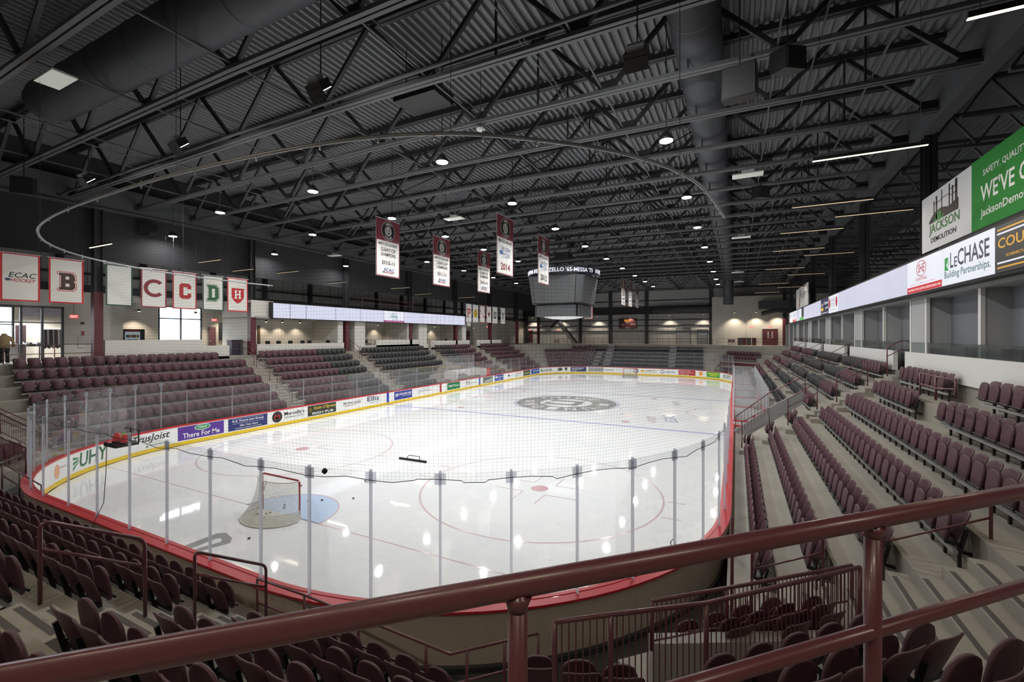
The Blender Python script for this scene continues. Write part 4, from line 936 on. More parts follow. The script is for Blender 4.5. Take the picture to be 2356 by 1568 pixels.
part('casing', MB().box(XLr-.3, XLr-.01, yq(624), yq(1070), 7.3-.06, 8.47+.06), BLACKM, ribl)
el = [628, 667.5, 704.5, 772, 830, 882.5, 929.5, 970, 1007, 1040.5, 1055.5, 1069.5]
for i in range(11):
    s, W, H = panel(ribl, yq(el[i]), yq(el[i+1]), LWH if i == 5 else (214, 216, 238), XLr, 1, 7.3, 8.47)
    if i == 5:
        s.draw(rect2(0, W, 0, .17*H), scr((160, 30, 110)), 'print').text('Gillette', scr((60, 140, 140)), .3*W, .66*W, .4*H, .72*H, shear=.25).text('The Sweet Life', scr((160, 100, 160)), .4*W, .62*W, .76*H, .88*H).text('SHOPPE', scr((90, 150, 150)), .45*W, .7*W, .24*H, .34*H).up().text('THE CAPITAL DISTRICT FAVORITE', scr((240, 220, 235)), .06*W, .94*W, .05*H, .12*H)
# ================================================================== centre-hung scoreboard
sb = thing('centre_scoreboard', 'grey four-sided scoreboard hanging over centre ice below a lettered ring', 'scoreboard', (0, 0, 7.5))
def octa(hw, ch): return [(-hw+ch, -hw), (hw-ch, -hw), (hw, -hw+ch), (hw, hw-ch), (hw-ch, hw), (-hw+ch, hw), (-hw, hw-ch), (-hw, -hw+ch)]
GRS = mat('scoreboard_screen', (80, 82, 84), .5, var=.04, scale=2); 
def frust(a, b_, z0, z1): 
    mb = MB(); n_ = len(a); return mb.add([(x, y, z0) for x, y in a]+[(x, y, z1) for x, y in b_], [tuple(range(n_-1, -1, -1)), tuple(range(n_, 2*n_))]+[(i, (i+1) % n_, n_+(i+1) % n_, n_+i) for i in range(n_)])
part('core', frust(octa(2.2, .45), octa(2.45, .5), 8.55, 10.9), BLACKM, sb)
for k_ in range(4):
    c, s_ = math.cos(k_*math.pi/2), math.sin(k_*math.pi/2); R_ = lambda x, y: (x*c-y*s_, x*s_+y*c)
    P_ = [(*R_(-1.72, -2.24), 8.62), (*R_(1.72, -2.24), 8.62), (*R_(1.92, -2.485), 10.85), (*R_(-1.92, -2.485), 10.85)]; inw = Vector((*R_(0, 1), 0))
    part('video_screen', MB().slab(P_, tuple(inw*.06)), GRS, sb)
    P_ = [(*R_(1.78, -2.2), 8.62), (*R_(2.2, -1.78), 8.62), (*R_(2.44, -1.98), 10.85), (*R_(1.98, -2.44), 10.85)]; inw = Vector((*R_(-R2, R2), 0))
    part('corner_panel', MB().slab(P_, tuple(inw*.06)), GRS, sb)
    P_ = [(*R_(-1.75, -1.95), 7.5), (*R_(1.75, -1.95), 7.5), (*R_(1.75, -1.95), 8.42), (*R_(-1.75, -1.95), 8.42)]; inw = Vector((*R_(0, 1), 0))
    part('lower_screen', MB().slab(P_, tuple(inw*.08)), mat('scoreboard_lower', (72, 75, 78), .5, var=.04, scale=2), sb)
part('lower_core', frust(octa(1.9, .3), octa(1.9, .3), 7.52, 8.56), BLACKM, sb)
part('under_reflection', MB().lathe((0, 0, 7.3), [(.3, 0), (1.0, .05), (1.6, .15), (1.75, .22)], 24), mat('white_ice_reflection', (235, 236, 236), .5), sb, True)  # white curved piece stands in for the ice's reflection on the underside
n_ = 24; ro = [(3.1*math.cos(2*math.pi*i/n_), 3.1*math.sin(2*math.pi*i/n_)) for i in range(n_)]; ri = [(2.75*x/3.1, 2.75*y/3.1) for x, y in ro]
mb = MB(); V = []
for (x, y), (xi, yi) in zip(ro, ri): V += [(x, y, 10.98), (x, y, 11.5), (xi, yi, 11.5), (xi, yi, 10.98)]
mb.add(V, [(i*4+j, ((i+1) % n_)*4+j, ((i+1) % n_)*4+(j+1) % 4, i*4+(j+1) % 4) for i in range(n_) for j in range(4)])
ringo = part('ring_display', mb, mat('ring_black', (26, 28, 44), .4), sb)
rt_ = text_mb("KNISS '83-PETRUZZELLO '65-MESSA '73   KNISS '81-LAMURA '79-", 0, 12.5, 11.08, 11.42)
rt_.v = [(3.115*math.cos(-2.75+p[0]/3.1*.98), 3.115*math.sin(-2.75+p[0]/3.1*.98), p[1]) for p in rt_.v]
part('lettering', rt_, scr((235, 236, 255), 1.3), ringo)
part('lettering', (lambda m_: (setattr(m_, 'v', [(-p[0], -p[1], p[2]) for p in m_.v]), m_)[1])(MB().add(rt_.v, rt_.f)), scr((235, 236, 255), 1.3), ringo)
for sx in (-1, 1):
    for sy in (-1, 1): part('cable', MB().tube([(sx*1.6, sy*1.6, 10.9), (sx*1.6, sy*1.6, 16.3)], .015, 5), STEEL, sb)
part('hoist', MB().box(-.6, .6, -.6, .6, 12.6, 13.1), STEELD, sb)
# ================================================================== banners
CLO = mat('white_banner_cloth', (226, 226, 222), .85, var=.03, scale=2)
def banner(name, label, X, y0, y1, z0, z1, cloth=CLO, border=None, group=None, hang=13.8):
    e = thing(name, label, 'banner', (X, (y0+y1)/2, z0), group); mb = MB(); n_ = 12; V = []
    for i in range(n_+1):
        y = y0+(y1-y0)*i/n_; V += [(X-.006, y, z0), (X-.006, y, z1), (X+.006, y, z1), (X+.006, y, z0)]
    mb.add(V, [(i*4+j, i*4+4+j, i*4+4+(j+1) % 4, i*4+(j+1) % 4) for i in range(n_) for j in range(4)]+[(0,1,2,3), (n_*4+3, n_*4+2, n_*4+1, n_*4)])
    part('cloth', mb, cloth, e); W, H = y1-y0, z1-z0
    part('top_bar', MB().tube([(X, y0-.05, z1), (X, y1+.05, z1)], .02, 6), ALU, e)
    for y in (y0+.05, y1-.05): part('wire', MB().tube([(X, y, z1), (X, y, hang)], .004, 4), STEEL, e)
    s = Sign(e, Vector((X, y0, z0)), (0,1,0), (0,0,1), .008)
    if border:
        t_ = .075
        for q in (rect2(0, W, 0, t_), rect2(0, W, H-t_, H), rect2(0, t_, t_, H-t_), rect2(W-t_, W, t_, H-t_)): s.draw(q, ink(border), 'border')
    s.up(); return s, W, H
def wheel(s, W, cx, cy, r):
    s.draw(ell2(cx, cy, r*1.05, r*1.05, 32), ink((210, 205, 200)), 'emblem').up(); s.draw(ell2(cx, cy, r, r, 32), ink((34, 34, 36)), 'emblem').up(); s.draw(ell2(cx, cy, r*.52, r*.52, 24), ink((205, 203, 196)), 'emblem').up()
    s.text('U', ink((34, 34, 36)), cx-r*.26, cx+r*.26, cy-r*.34, cy+r*.34)
    for txt, a0, a1, fl in (('UNION', 2.2, .94, False), ('COLLEGE', 3.95, 5.47, True)):
        mb = MB()
        for i, ch in enumerate(txt):
            a = a0+(a1-a0)*(i+.5)/len(txt); t = text_mb(ch, -r*.09, r*.09, -r*.13, r*.13); cs, sn = math.cos(a), math.sin(a); ux, uy = (cs, sn) if not fl else (-cs, -sn)
            mb.add([(cx+cs*r*.77+uy*p[0]+ux*p[1], cy+sn*r*.77-ux*p[0]+uy*p[1], 0) for p in t.v], t.f)
        s.draw(mb, ink((220, 218, 212)), 'lettering')
MRB = ink((122, 52, 60))
def ecac(s, W, x0, x1, y0, y1, c1=(40, 70, 130), c2=(170, 60, 70)):
    h = y1-y0; s.text('ECAC', ink(c1), x0+.12*(x1-x0), x1-.1*h, y0+.45*h, y1, shear=.25).text('HOCKEY', ink(c2), x0+.18*(x1-x0), x1-.1*h, y0, y0+.38*h, shear=.25).draw(ell2(x0+.1*(x1-x0), y0+.22*h, .09*(x1-x0), .14*h), ink((60, 70, 90)), 'emblem')
def champ(label, X, y0, y1, z0, z1, lines, year, foot, ycol=(70, 40, 48), small=False):
    s, W, H = banner('championship_banner', label, X, y0, y1, z0, z1, border=(122, 52, 60), group='championship banners over the ice', hang=16.62)
    s.draw(rect2(0, W, .62*H, H), MRB, 'print').up(); wheel(s, W, W/2, .8*H, .27*W*min(1, .62*H*.38/(.27*W)*1.0))
    ci = ink((78, 40, 46)); s.text("MEN'S ICE HOCKEY", ci, .1*W, .9*W, .54*H, .59*H)
    for i, t in enumerate(lines): s.text(t, ci, .18*W, .82*W, (.44-.085*i)*H, (.5-.085*i)*H)
    if foot == 'four':
        s.draw(poly2([(.25*W, .5*H), (.8*W, .45*H), (.75*W, .27*H), (.3*W, .3*H)]), ink((226, 228, 232)), 'emblem').up()
        s.text('FROZEN', ink((50, 60, 90)), .28*W, .78*W, .4*H, .47*H).text('FOUR', ink((50, 60, 90)), .38*W, .78*W, .3*H, .38*H).draw(ell2(.26*W, .37*H, .1*W, .035*H), ink((40, 90, 160)), 'emblem')
        s.text(year, ink(ycol), .22*W, .78*W, .08*H, .2*H)
    else:
        s.text(year, ci, .22*W, .78*W, .21*H, .28*H); ecac(s, W, .26*W, .76*W, .06*H, .15*H)
def zb(px, py, X): return at(px, py, X=X).z
champ('maroon and white banner reading Cleary Cup Champions 2010-11', -6.35, -16.1, -13.95, zb(892, 637, -6.35), 13.25, ['CLEARY CUP', 'CHAMPIONS'], '2010-11', 'e')
champ('maroon and white banner reading Cleary Cup Champions 2011-12', -6.35, -10.3, -8.15, zb(1018, 658, -6.35), 13.25, ['CLEARY CUP', 'CHAMPIONS'], '2011-12', 'e')
champ('maroon and white banner reading Cleary Cup Champions 2013-14', -6.35, -4.0, -1.85, zb(1113, 673, -6.35), 13.25, ['CLEARY CUP', 'CHAMPIONS'], '2013-14', 'e')
champ('maroon and white Frozen Four banner with red year 2014', .6, -13.3, -11.1, zb(1163, 633, .6), 13.3, [], '2014', 'four', (140, 40, 50))
champ('maroon and white Frozen Four banner with year 2012', .6, -7.05, -4.95, zb(1247, 653, .6), 13.25, [], '2012', 'four')
for i, (y, px, py) in enumerate(((20.2, 1423, 699), (24.4, 1448, 705), (29.3, 1469, 709))):
    champ('narrow maroon and white champions banner, %s beyond the scoreboard' % ORD[i], .4, y, y+2.15, zb(px, py, .4), 13.25, ['CHAMPIONS', 'HOCKEY'], '20%02d' % (3+i), 'e')
XB = -19.2
def school(label, pxs, border, z0=7.65, z1=10.08, X=XB, cloth=CLO):
    a, b_ = at(pxs[0], 650, X=X).y, at(pxs[1], 650, X=X).y
    return banner('school_banner', label, X, a, b_, z0, z1, cloth, border, 'school banners along the left stand', hang=13.2)
RDB, DGB, MNB = (196, 38, 48), (44, 84, 66), (140, 46, 52)
s, W, H = school('white red-edged banner with slanted ECAC HOCKEY lettering', (0, 92), RDB); ecac(s, W, .1*W, .9*W, .4*H, .6*H, (40, 42, 52), (170, 40, 46))
s, W, H = school('white red-edged banner with a dark block letter B', (112, 192), RDB)
def slab(s, W, H, ch, c, x0, x1, y0, y1, outline=None):
    w_ = x1-x0; h = y1-y0; t = w_*.3; sh = []
    if ch == 'B': sh = [[(0, 0), (.82, 0), (1, .13), (1, .42), (.9, .5), (1, .58), (.96, .87), (.8, 1), (0, 1), (0, .84), (.12, .84), (.12, .16), (0, .16)]]
    if ch == 'D': sh = [[(0, 0), (.75, 0), (1, .2), (1, .8), (.75, 1), (0, 1), (0, .84), (.12, .84), (.12, .16), (0, .16)]]
    if ch == 'H': sh = [[(0, 0), (.4, 0), (.4, .14), (.32, .14), (.32, .42), (.68, .42), (.68, .14), (.6, .14), (.6, 0), (1, 0), (1, .14), (.92, .14), (.92, .86), (1, .86), (1, 1), (.6, 1), (.6, .86), (.68, .86), (.68, .58), (.32, .58), (.32, .86), (.4, .86), (.4, 1), (0, 1), (0, .86), (.08, .86), (.08, .14), (0, .14)]]
    if ch == 'C': sh = [[(.2, 0), (.8, 0), (1, .14), (1, .36), (.68, .36), (.68, .24), (.34, .24), (.34, .76), (.68, .76), (.68, .64), (1, .64), (1, .86), (.8, 1), (.2, 1), (0, .86), (0, .14)]]
    if ch == 'U': sh = [[(.25, 0), (.75, 0), (.92, .15), (.92, .86), (1, .86), (1, 1), (.58, 1), (.58, .86), (.66, .86), (.66, .22), (.34, .22), (.34, .86), (.42, .86), (.42, 1), (0, 1), (0, .86), (.08, .86), (.08, .15)]]
    if ch == 'Y': sh = [[(.28, 0), (.72, 0), (.72, .13), (.62, .13), (.62, .45), (.92, .87), (1, .87), (1, 1), (.62, 1), (.62, .87), (.68, .87), (.5, .6), (.32, .87), (.38, .87), (.38, 1), (0, 1), (0, .87), (.08, .87), (.38, .45), (.38, .13), (.28, .13)]]
    if ch == 'P': sh = [[(0, 0), (.5, 0), (.5, .13), (.38, .13), (.38, .4), (.85, .4), (1, .52), (1, .88), (.85, 1), (0, 1), (0, .87), (.1, .87), (.1, .13), (0, .13)]]
    P_ = lambda g, e: [(x0-e+(w_+2*e)*x, y0-e+(h+2*e)*y) for x, y in g]
    if outline: s.draw(poly2(P_(sh[0], .07)), ink(outline), 'letter').up(); s.draw(poly2(P_(sh[0], .035)), ink((230, 230, 226)), 'letter').up()
    s.draw(poly2(P_(sh[0], 0)), ink(c), 'letter').up()
    hol = {'B': [(.4, .2, .64, .38), (.4, .62, .62, .8)], 'D': [(.4, .22, .66, .78)], 'P': [(.38, .54, .68, .86)]}.get(ch, [])
    for a, b_, c_, d in hol: s.draw(rect2(x0+w_*a, x0+w_*c_, y0+h*b_, y0+h*d), ink((226, 226, 222)), 'letter')
slab(s, W, H, 'B', (66, 38, 36), .28*W, .75*W, .3*H, .68*H, RDB)
s, W, H = school('plain white banner edged in dark green with faint folds', (243, 305), DGB)
s, W, H = school('white maroon-edged banner with a round maroon letter C', (324, 383), MNB); s.draw(ring2(.52*W, .5*H, .42*W, .23*H, .62, 28, .75, 2*math.pi-.75), ink((130, 50, 54)), 'letter')
s, W, H = school('white red-edged banner with a square red letter C', (397, 452), (176, 48, 54)); slab(s, W, H, 'C', (172, 46, 50), .27*W, .77*W, .28*H, .7*H)
s, W, H = school('white green-edged banner with a dark green letter D', (466, 514), DGB); slab(s, W, H, 'D', (42, 96, 62), .22*W, .76*W, .28*H, .72*H, (42, 96, 62))
s, W, H = school('white red-edged banner with a white H in a red shield', (523, 570), RDB)
s.draw(poly2([(.2*W, .7*H), (.2*W, .42*H), (.34*W, .3*H), (.5*W, .24*H), (.66*W, .3*H), (.8*W, .42*H), (.8*W, .7*H)]), ink((184, 38, 48)), 'emblem').up(); slab(s, W, H, 'H', (232, 230, 226), .34*W, .66*W, .39*H, .64*H)
far6 = [((1072.5, 1085), 'far white banner with a red letter P', (226, 226, 222)), ((1087.8, 1100), 'far white banner with a round gold emblem', (210, 210, 222)), ((1103.5, 1115.5), 'far red-edged banner with small slanted RPI letters', (190, 46, 56)),
        ((1119, 1130.5), 'far red-edged banner with a dark crest', (176, 50, 60)), ((1133, 1144.5), 'far white banner with a black letter U', (222, 222, 220)), ((1152, 1162), 'far white banner with a dark letter Y', (222, 222, 222))]
for i, (px, lab, bd) in enumerate(far6):
    s, W, H = school(lab, px, bd, 7.75, 10.2)
    if i == 0: slab(s, W, H, 'P', (188, 66, 46), .2*W, .78*W, .28*H, .76*H)
    if i == 1: s.draw(ell2(W/2, H/2, .36*W, .24*H), ink((214, 178, 50)), 'emblem').up(); s.draw(ring2(W/2, H/2, .24*W, .15*H, .75), ink((130, 100, 60)), 'emblem')
    if i == 2:
        for j, ch in enumerate('RPI'): s.text(ch, ink((180, 60, 70)), (.14+.24*j)*W, (.34+.24*j)*W, (.58-.13*j)*H, (.7-.13*j)*H)
    if i == 3: s.draw(poly2([(.25*W, .62*H), (.75*W, .62*H), (.5*W, .32*H)]), ink((110, 40, 48)), 'emblem').text('ST', ink((150, 150, 150)), .3*W, .7*W, .64*H, .72*H)
    if i == 4: slab(s, W, H, 'U', (46, 48, 56), .2*W, .8*W, .28*H, .7*H)
    if i == 5: slab(s, W, H, 'Y', (60, 66, 78), .2*W, .8*W, .28*H, .7*H)
# flag behind the scoreboard
fy = 30.; fa, fb = at(1344, 720, Y=fy), at(1364, 720, Y=fy); zt_, zb_ = at(1350, 706, Y=fy).z, at(1350, 733, Y=fy).z
fl = thing('national_flag', 'striped red and white flag hanging behind the scoreboard', 'flag', ((fa.x+fb.x)/2, fy, zb_))
Wf = fb.x-fa.x; part('cloth', MB().box(fa.x, fb.x, fy-.006, fy+.006, zb_, zt_), ink((226, 222, 216)), fl)
s = Sign(fl, Vector((fa.x, fy, zb_)), (1,0,0), (0,0,1), .01)
for i in range(7): s.draw(rect2(Wf*i/6.5, Wf*(i+.5)/6.5, 0, zt_-zb_), ink((170, 60, 66)), 'stripe')
s.up().draw(rect2(0, .42*Wf, .55*(zt_-zb_), zt_-zb_), ink((190, 196, 214)), 'canton')
part('wire', MB().tube([(fa.x+.1, fy, zt_), (fa.x+.1, fy, 13.8)], .01, 4), STEEL, fl); part('wire', MB().tube([(fb.x-.1, fy, zt_), (fb.x-.1, fy, 13.8)], .01, 4), STEEL, fl)
# ---- big banners on the right above the ribbon
XJ = 19.3
def rbanner(label, y_far, y_near, z0, z1, rgb):
    e = thing('advert_banner', label, 'banner', (XJ, (y_far+y_near)/2, z0)); part('cloth', MB().box(XJ-.006, XJ+.006, y_near, y_far, z0, z1), mat('banner_%02x%02x%02x' % rgb, rgb, .8, var=.03), e)
    return Sign(e, Vector((XJ, y_far, z0)), (0,-1,0), (0,0,1), .01), y_far-y_near, z1-z0
yj0, yj1 = at(2122, 520, X=XJ).y, at(2236, 450, X=XJ).y; zj0, zj1 = 8.74, at(2122, 462, X=XJ).z
s, W, H = rbanner('white banner with industrial skyline reading Jackson Demolition', yj0, yj1, zj0, zj1, (214, 216, 218))
dkk, grn = ink((44, 34, 34)), ink((58, 130, 62))
s.draw(poly2([(.18*W, .47*H), (.78*W, .47*H), (.78*W, .66*H), (.6*W, .6*H), (.45*W, .66*H), (.3*W, .64*H), (.18*W, .52*H)]), dkk, 'emblem').up()
s.draw(poly2([(.28*W, .47*H), (.5*W, .47*H), (.48*W, .56*H), (.4*W, .64*H), (.33*W, .58*H)]), grn, 'emblem')
for x, h_, w_ in ((.28, .84, .02), (.33, .9, .03), (.45, .95, .015), (.6, .96, .02), (.66, .9, .025), (.72, .97, .04)): s.draw(rect2(x*W, (x+w_)*W, .5*H, h_*H), dkk, 'emblem')
for x0_, x1_, y_ in ((.28, .47, .78), (.6, .76, .86), (.6, .76, .76), (.45, .62, .8)): s.draw(rect2(x0_*W, x1_*W, y_*H, (y_+.012)*H), dkk, 'emblem')
s.text('JACKSON', ink((70, 120, 64)), .18*W, .8*W, .24*H, .45*H).text('DEMOLITION', dkk, .22*W, .74*W, .12*H, .21*H)
s, W, H = rbanner("green banner reading We've Got beside the Jackson skyline", yj1, yj1-6.5, zj0, zj1+.03, (40, 130, 50))
s.text('SAFETY. QUALITY. INTEGRITY.', ink((226, 228, 224)), .1*W, .62*W, .7*H, .8*H).text("WE'VE GOT THIS", ink((236, 238, 234)), .08*W, .75*W, .36*H, .6*H).text('JacksonDemolition.com', ink((226, 228, 224)), .08*W, .6*W, .12*H, .26*H)
yv0, yv1 = at(1832, 680, X=XJ).y, at(1860, 680, X=XJ).y
s, W, H = rbanner('small white advert banner over the far end of the right ribbon', yv0, yv1, 8.7, at(1850, 655, X=XJ).z, (210, 212, 210)); s.text('VIP', ink((110, 112, 116)), .4*W, .85*W, .4*H, .7*H).draw(poly2([(.25*W, .05*H), (.33*W, .05*H), (.42*W, .9*H), (.36*W, .9*H)]), ink((120, 70, 74)), 'print')
# ================================================================== ducts
def duct(name, label, p0, p1, r, seams, end=True):
    e = thing(name, label, 'duct', p0); a, b_ = Vector(p0), Vector(p1); d = (b_-a).normalized(); L = (b_-a).length
    part('body', MB().tube([a, b_], r, 32), DUCT, e, True)
    n_ = int(L/seams)
    for i in range(n_+1):
        c = a+d*(i*seams+.05); part('seam_band', MB().tube([c, c+d*.05], r+.012, 32), DUCT, e, True)
    return e
da = duct('air_duct', 'large round dark duct crossing the near roof at upper left', (-9.6, -29.65, 14.75), (19.5, -29.65, 14.75), .74, 2.3)
part('end_cap', MB().tube([(-9.6, -29.65, 14.75), (-9.85, -29.65, 14.72), (-10.0, -29.65, 14.7)], .7, 32), DUCT, da, True)
db = duct('air_duct', 'long round dark duct running down the right half of the roof', (12.45, -28.75, 14.8), (12.45, 33, 14.8), .69, 2.4)
part('drop_leg', MB().tube(rounded([(12.45, 33, 14.8), (12.45, 35.2, 14.8), (12.45, 35.2, 10.4)], 1.3, 8), .69, 24), DUCT, db, True)
dc = thing('air_duct', 'dark rectangular duct with elbow high on the far right wall', 'duct', (17, 40, 10)); c0 = at(1745, 700, Y=40); c1 = at(1835, 712, Y=40)
part('body', MB().box(c0.x, c1.x, 39, 40.4, at(1780, 710, Y=40).z, at(1780, 692, Y=40).z), DUCT, dc); part('flex_pipe', MB().tube(rounded([at(1835, 712, Y=39.5), at(1780, 714, Y=39.5), at(1752, 722, Y=39.5)], .8, 6), .35, 16), DUCT, dc, True)
dd = thing('air_duct', 'dark horizontal duct against the far wall below the roof', 'duct', (12, 43.5, 9.8)); part('body', MB().tube([(at(1500, 720, Y=43.6).x, 43.6, 10.3), (at(1725, 720, Y=43.6).x, 43.6, 10.3)], .55, 20), DUCT, dd, True)
# ---- ceiling panels, speakers
def lamp_panel(p, lab, sz=.62):
    e = thing('panel_lamp', lab, 'lamp', p, 'pale square panel lamps under the trusses'); x, y, z = p
    part('lens', MB().box(x-sz, x+sz, y-sz*.45, y+sz*.45, z-.02, z), PANL, e); part('tray', MB().box(x-sz, x+sz, y-sz*.45, y+sz*.45, z, z+.04), mat('white_tray', (210, 214, 210), .5), e)
    part('driver_box', MB().box(x-.25, x+.25, y-.12, y+.12, z+.04, z+.22), mat('white_tray', (210, 214, 210), .5), e); part('stem', MB().tube([(x, y, z+.2), (x, y, 13.76+zroof(x))], .02, 6), STEEL, e)
for i, (px, py, z, lab) in enumerate(((128, 183, 13.35, 'pale panel lamp by the big duct at upper left'), (1720, 403, 13.1, 'pale panel lamp beside the right duct, nearest'), (1045, 503, 13.1, 'pale panel lamp over centre between the banners'), (1705, 546, 13.1, 'pale panel lamp beside the right duct, second'), (1697, 626, 13.1, 'pale panel lamp beside the right duct, third'), (1700, 648, 13.1, 'pale panel lamp beside the right duct, farthest'), (770, 588, 12.9, 'pale panel lamp high over the left stand'))):
    p = at(px, py, Z=z); y = min(YT, key=lambda v: abs(v-p.y)); lamp_panel((p.x, p.y, z), lab)
def speaker(p, lab, w_=.7, h=.75, rz=0.):
    e = thing('loudspeaker', lab, 'speaker', p, 'black loudspeakers under the roof', rz); m = BLACKM
    part('cabinet', MB().slab([(-w_/2, -.3, 0), (w_/2, -.3, 0), (w_/2, .3, .12), (-w_/2, .3, .12)], (0, 0, h)), m, e, local=True)
    part('grille', MB().box(-w_/2+.03, w_/2-.03, -.325, -.3, .03, h-.03), mat('grille_grey', (40, 41, 43), .7), e, local=True)
    part('hanger', MB().tube([(0, 0, h), (0, 0, 16.45-p[2])], .02, 6), STEELD, e, local=True)
for px, py, z, rz, lab, sc_ in ((1812, 152, 12.6, .6, 'black wedge loudspeaker right of the duct, nearest', .55), (1590+112, 215, 12.3, -.1, 'large black loudspeaker box under the right truss', .85), (1750, 438, 12.6, .6, 'black wedge loudspeaker right of the duct, second', .55), (340, 522, 12.2, .5, 'black loudspeaker over the left stand corner', .7), (55, 428, 12.2, 1., 'black loudspeaker at the far upper left', .7)):
    p = at(px, py+20, Z=z); speaker((p.x, p.y, z), lab, sc_, sc_*1.05, rz)
fan = at(975, 245, Z=14.2); e = thing('roof_vent_box', 'dark square vent box under the deck above the near ice', 'vent', (fan.x, fan.y, 14.3)); part('body', MB().box(fan.x-.9, fan.x+.9, fan.y-.6, fan.y+.6, 14.3, 14.7), BLACKM, e)
for sx in (-1, 1): part('hanger', MB().tube([(fan.x+sx*.8, fan.y, 14.7), (fan.x+sx*.8, fan.y, 16.5)], .02, 6), STEELD, e)
det = at(1106, 299, Z=13.6); e = thing('smoke_detector', 'small white round detector under a truss above centre', 'detector', (det.x, det.y, 13.6)); part('body', MB().lathe((det.x, det.y, 13.55), [(.08, 0), (.16, .04), (.18, .1)], 16), mat('white_tray', (210, 214, 210), .5), e, True); part('stem', MB().tube([(det.x, det.y, 13.64), (det.x, det.y, 16.5)], .015, 6), STEEL, e)
# ================================================================== goals, pucks, ice things
NETW = netmat('goal_net_cord', (228, 228, 220), .052, .012)
def goal(y, sg, lab):
    e = thing('hockey_goal', lab, 'goal', (0, y, 0)); rd = mat('goal_red', (160, 30, 42), .35); wh = mat('goal_white', (214, 214, 206), .6)
    part('goal_frame', MB().tube([(p.x, p.y, p.z) for p in rounded([(-.92, y, 0), (-.92, y, 1.22), (.92, y, 1.22), (.92, y, 0)], .1)], .03, 10), rd, e, True)
    bt = [(-.92, y, .03)]+[(1.12*math.cos(t)*-1.0, y+sg*(.25+.87*math.sin(t)), .03) for t in [math.pi*i/14 for i in range(15)]]+[(.92, y, .03)]
    part('base_frame', MB().tube(bt, .025, 8), wh, e, True)
    tp = [(-.92, y, 1.2)]+[(-.92*math.cos(t), y+sg*.5*math.sin(t), 1.2) for t in [math.pi*i/14 for i in range(1, 14)]]+[(.92, y, 1.2)]
    part('top_frame', MB().tube(tp, .02, 8), wh, e, True)
    part('centre_brace', MB().tube([(0, y+sg*.5, 1.2), (0, y+sg*.72, .6), (0, y+sg*1.1, .04)], .018, 6), wh, e)
    mb = MB(); mb.uv = []; R_ = 8; n_ = 20
    for i in range(n_+1):
        t = math.pi*i/n_; a = Vector((-.92*math.cos(t), y+sg*.5*math.sin(t), 1.19)); b_ = Vector((-1.1*math.cos(t), y+sg*(.02+1.08*math.sin(t)), .05))
        if i in (0, n_): b_.x = a.x; b_.y = y
        for j in range(R_+1):
            u = j/R_; p = lerp(a, b_, u); sag = .18*math.sin(math.pi*min(1, u*1.0))*math.sin(t); p.y -= sg*sag; mb.v.append(tuple(p)); mb.uv.append((i*.15, u*1.35))
    for i in range(n_):
        for j in range(R_): q = i*(R_+1)+j; mb.f.append((q, q+1, q+R_+2, q+R_+1)); mb.m.append(0)
    o = part('goal_net', mb, NETW, e); o['kind'] = 'stuff'
    mb = MB(); mb.uv = []; V = [(p[0], p[1]) for p in tp]; mb.add([(x, yy, 1.2) for x, yy in V], [tuple(range(len(V)))]); mb.uv = [(x, yy) for x, yy in V]; part('top_net', mb, NETW, e)
    sk = MB(); n_ = 14; V = []
    for i in range(n_+1):
        t = math.pi*i/n_; V += [(-1.12*math.cos(t), y+sg*(.1+1.02*math.sin(t)), .04), (-1.0*math.cos(t), y+sg*(.05+.86*math.sin(t)), .3)]
    part('base_skirt', sk.add(V, [(2*i, 2*i+2, 2*i+3, 2*i+1) for i in range(n_)]), glassmat('skirt_cloth', (1, 1, 1), .6, .05, .5, (.75, .75, .7)), e)
    fl = MB().quad(*[(x*.97, yy, .02) for x, yy, z in bt]); part('floor_skirt', fl, mat('skirt_white', (206, 206, 196), .8, var=.15, scale=9), e)
goal(-27.13, -1, 'red-framed hockey goal with white net near the camera'); goal(27.13, 1, 'red-framed hockey goal at the far end of the ice')
PK = mat('puck_rubber', (24, 24, 26), .6)
pk = [((573, 1238), 'alone on the ice behind the near goal'), ((709, 1152), 'in the blue crease, nearest the goal post'), ((741, 1150), 'at the tip of the blue crease'), ((813, 1146), 'on white ice right of the crease'), ((840, 1106), 'farthest up the ice from the near goal'), ((693, 1117), 'just past the near goal crossbar'), ((655, 1161), 'in the crease seen through the net, upper'), ((654, 1168), 'in the crease seen through the net, lower'), ((592, 1182), 'inside the near goal, leftmost'), ((600, 1184), 'inside the near goal, second from left'), ((613, 1181), 'inside the near goal, third from left'), ((622, 1179), 'inside the near goal by the centre brace'), ((648, 1199), 'at the back of the near goal net'), ((1429, 940), 'beside the centre logo'), ((1431, 952), 'below the centre logo'), ((1600, 942), 'near the right boards at the red line')]
for (px, py), lab in pk:
    p = at(px, py, Z=.02); single('puck', MB().lathe((p.x, p.y, .021), [(.034, 0), (.038, .004), (.038, .021), (.034, .025)], 14), PK, 'black puck '+lab, 'puck', 'pucks on the ice')
a, b_ = at(919, 1053, Z=.05), at(981, 1062, Z=.05); e = thing('ice_scraper', 'black bar with a looped handle lying on the ice', 'scraper', (a.x, a.y, .0)); part('blade', MB().bar(a, b_, .07, .09), PK, e)
q0, q1 = lerp(a, b_, .28), lerp(a, b_, .72); part('handle', MB().tube(rounded([q0, q0+Vector((0,.12,.16)), q1+Vector((0,.12,.16)), q1], .08), .018, 8), PK, e, True)
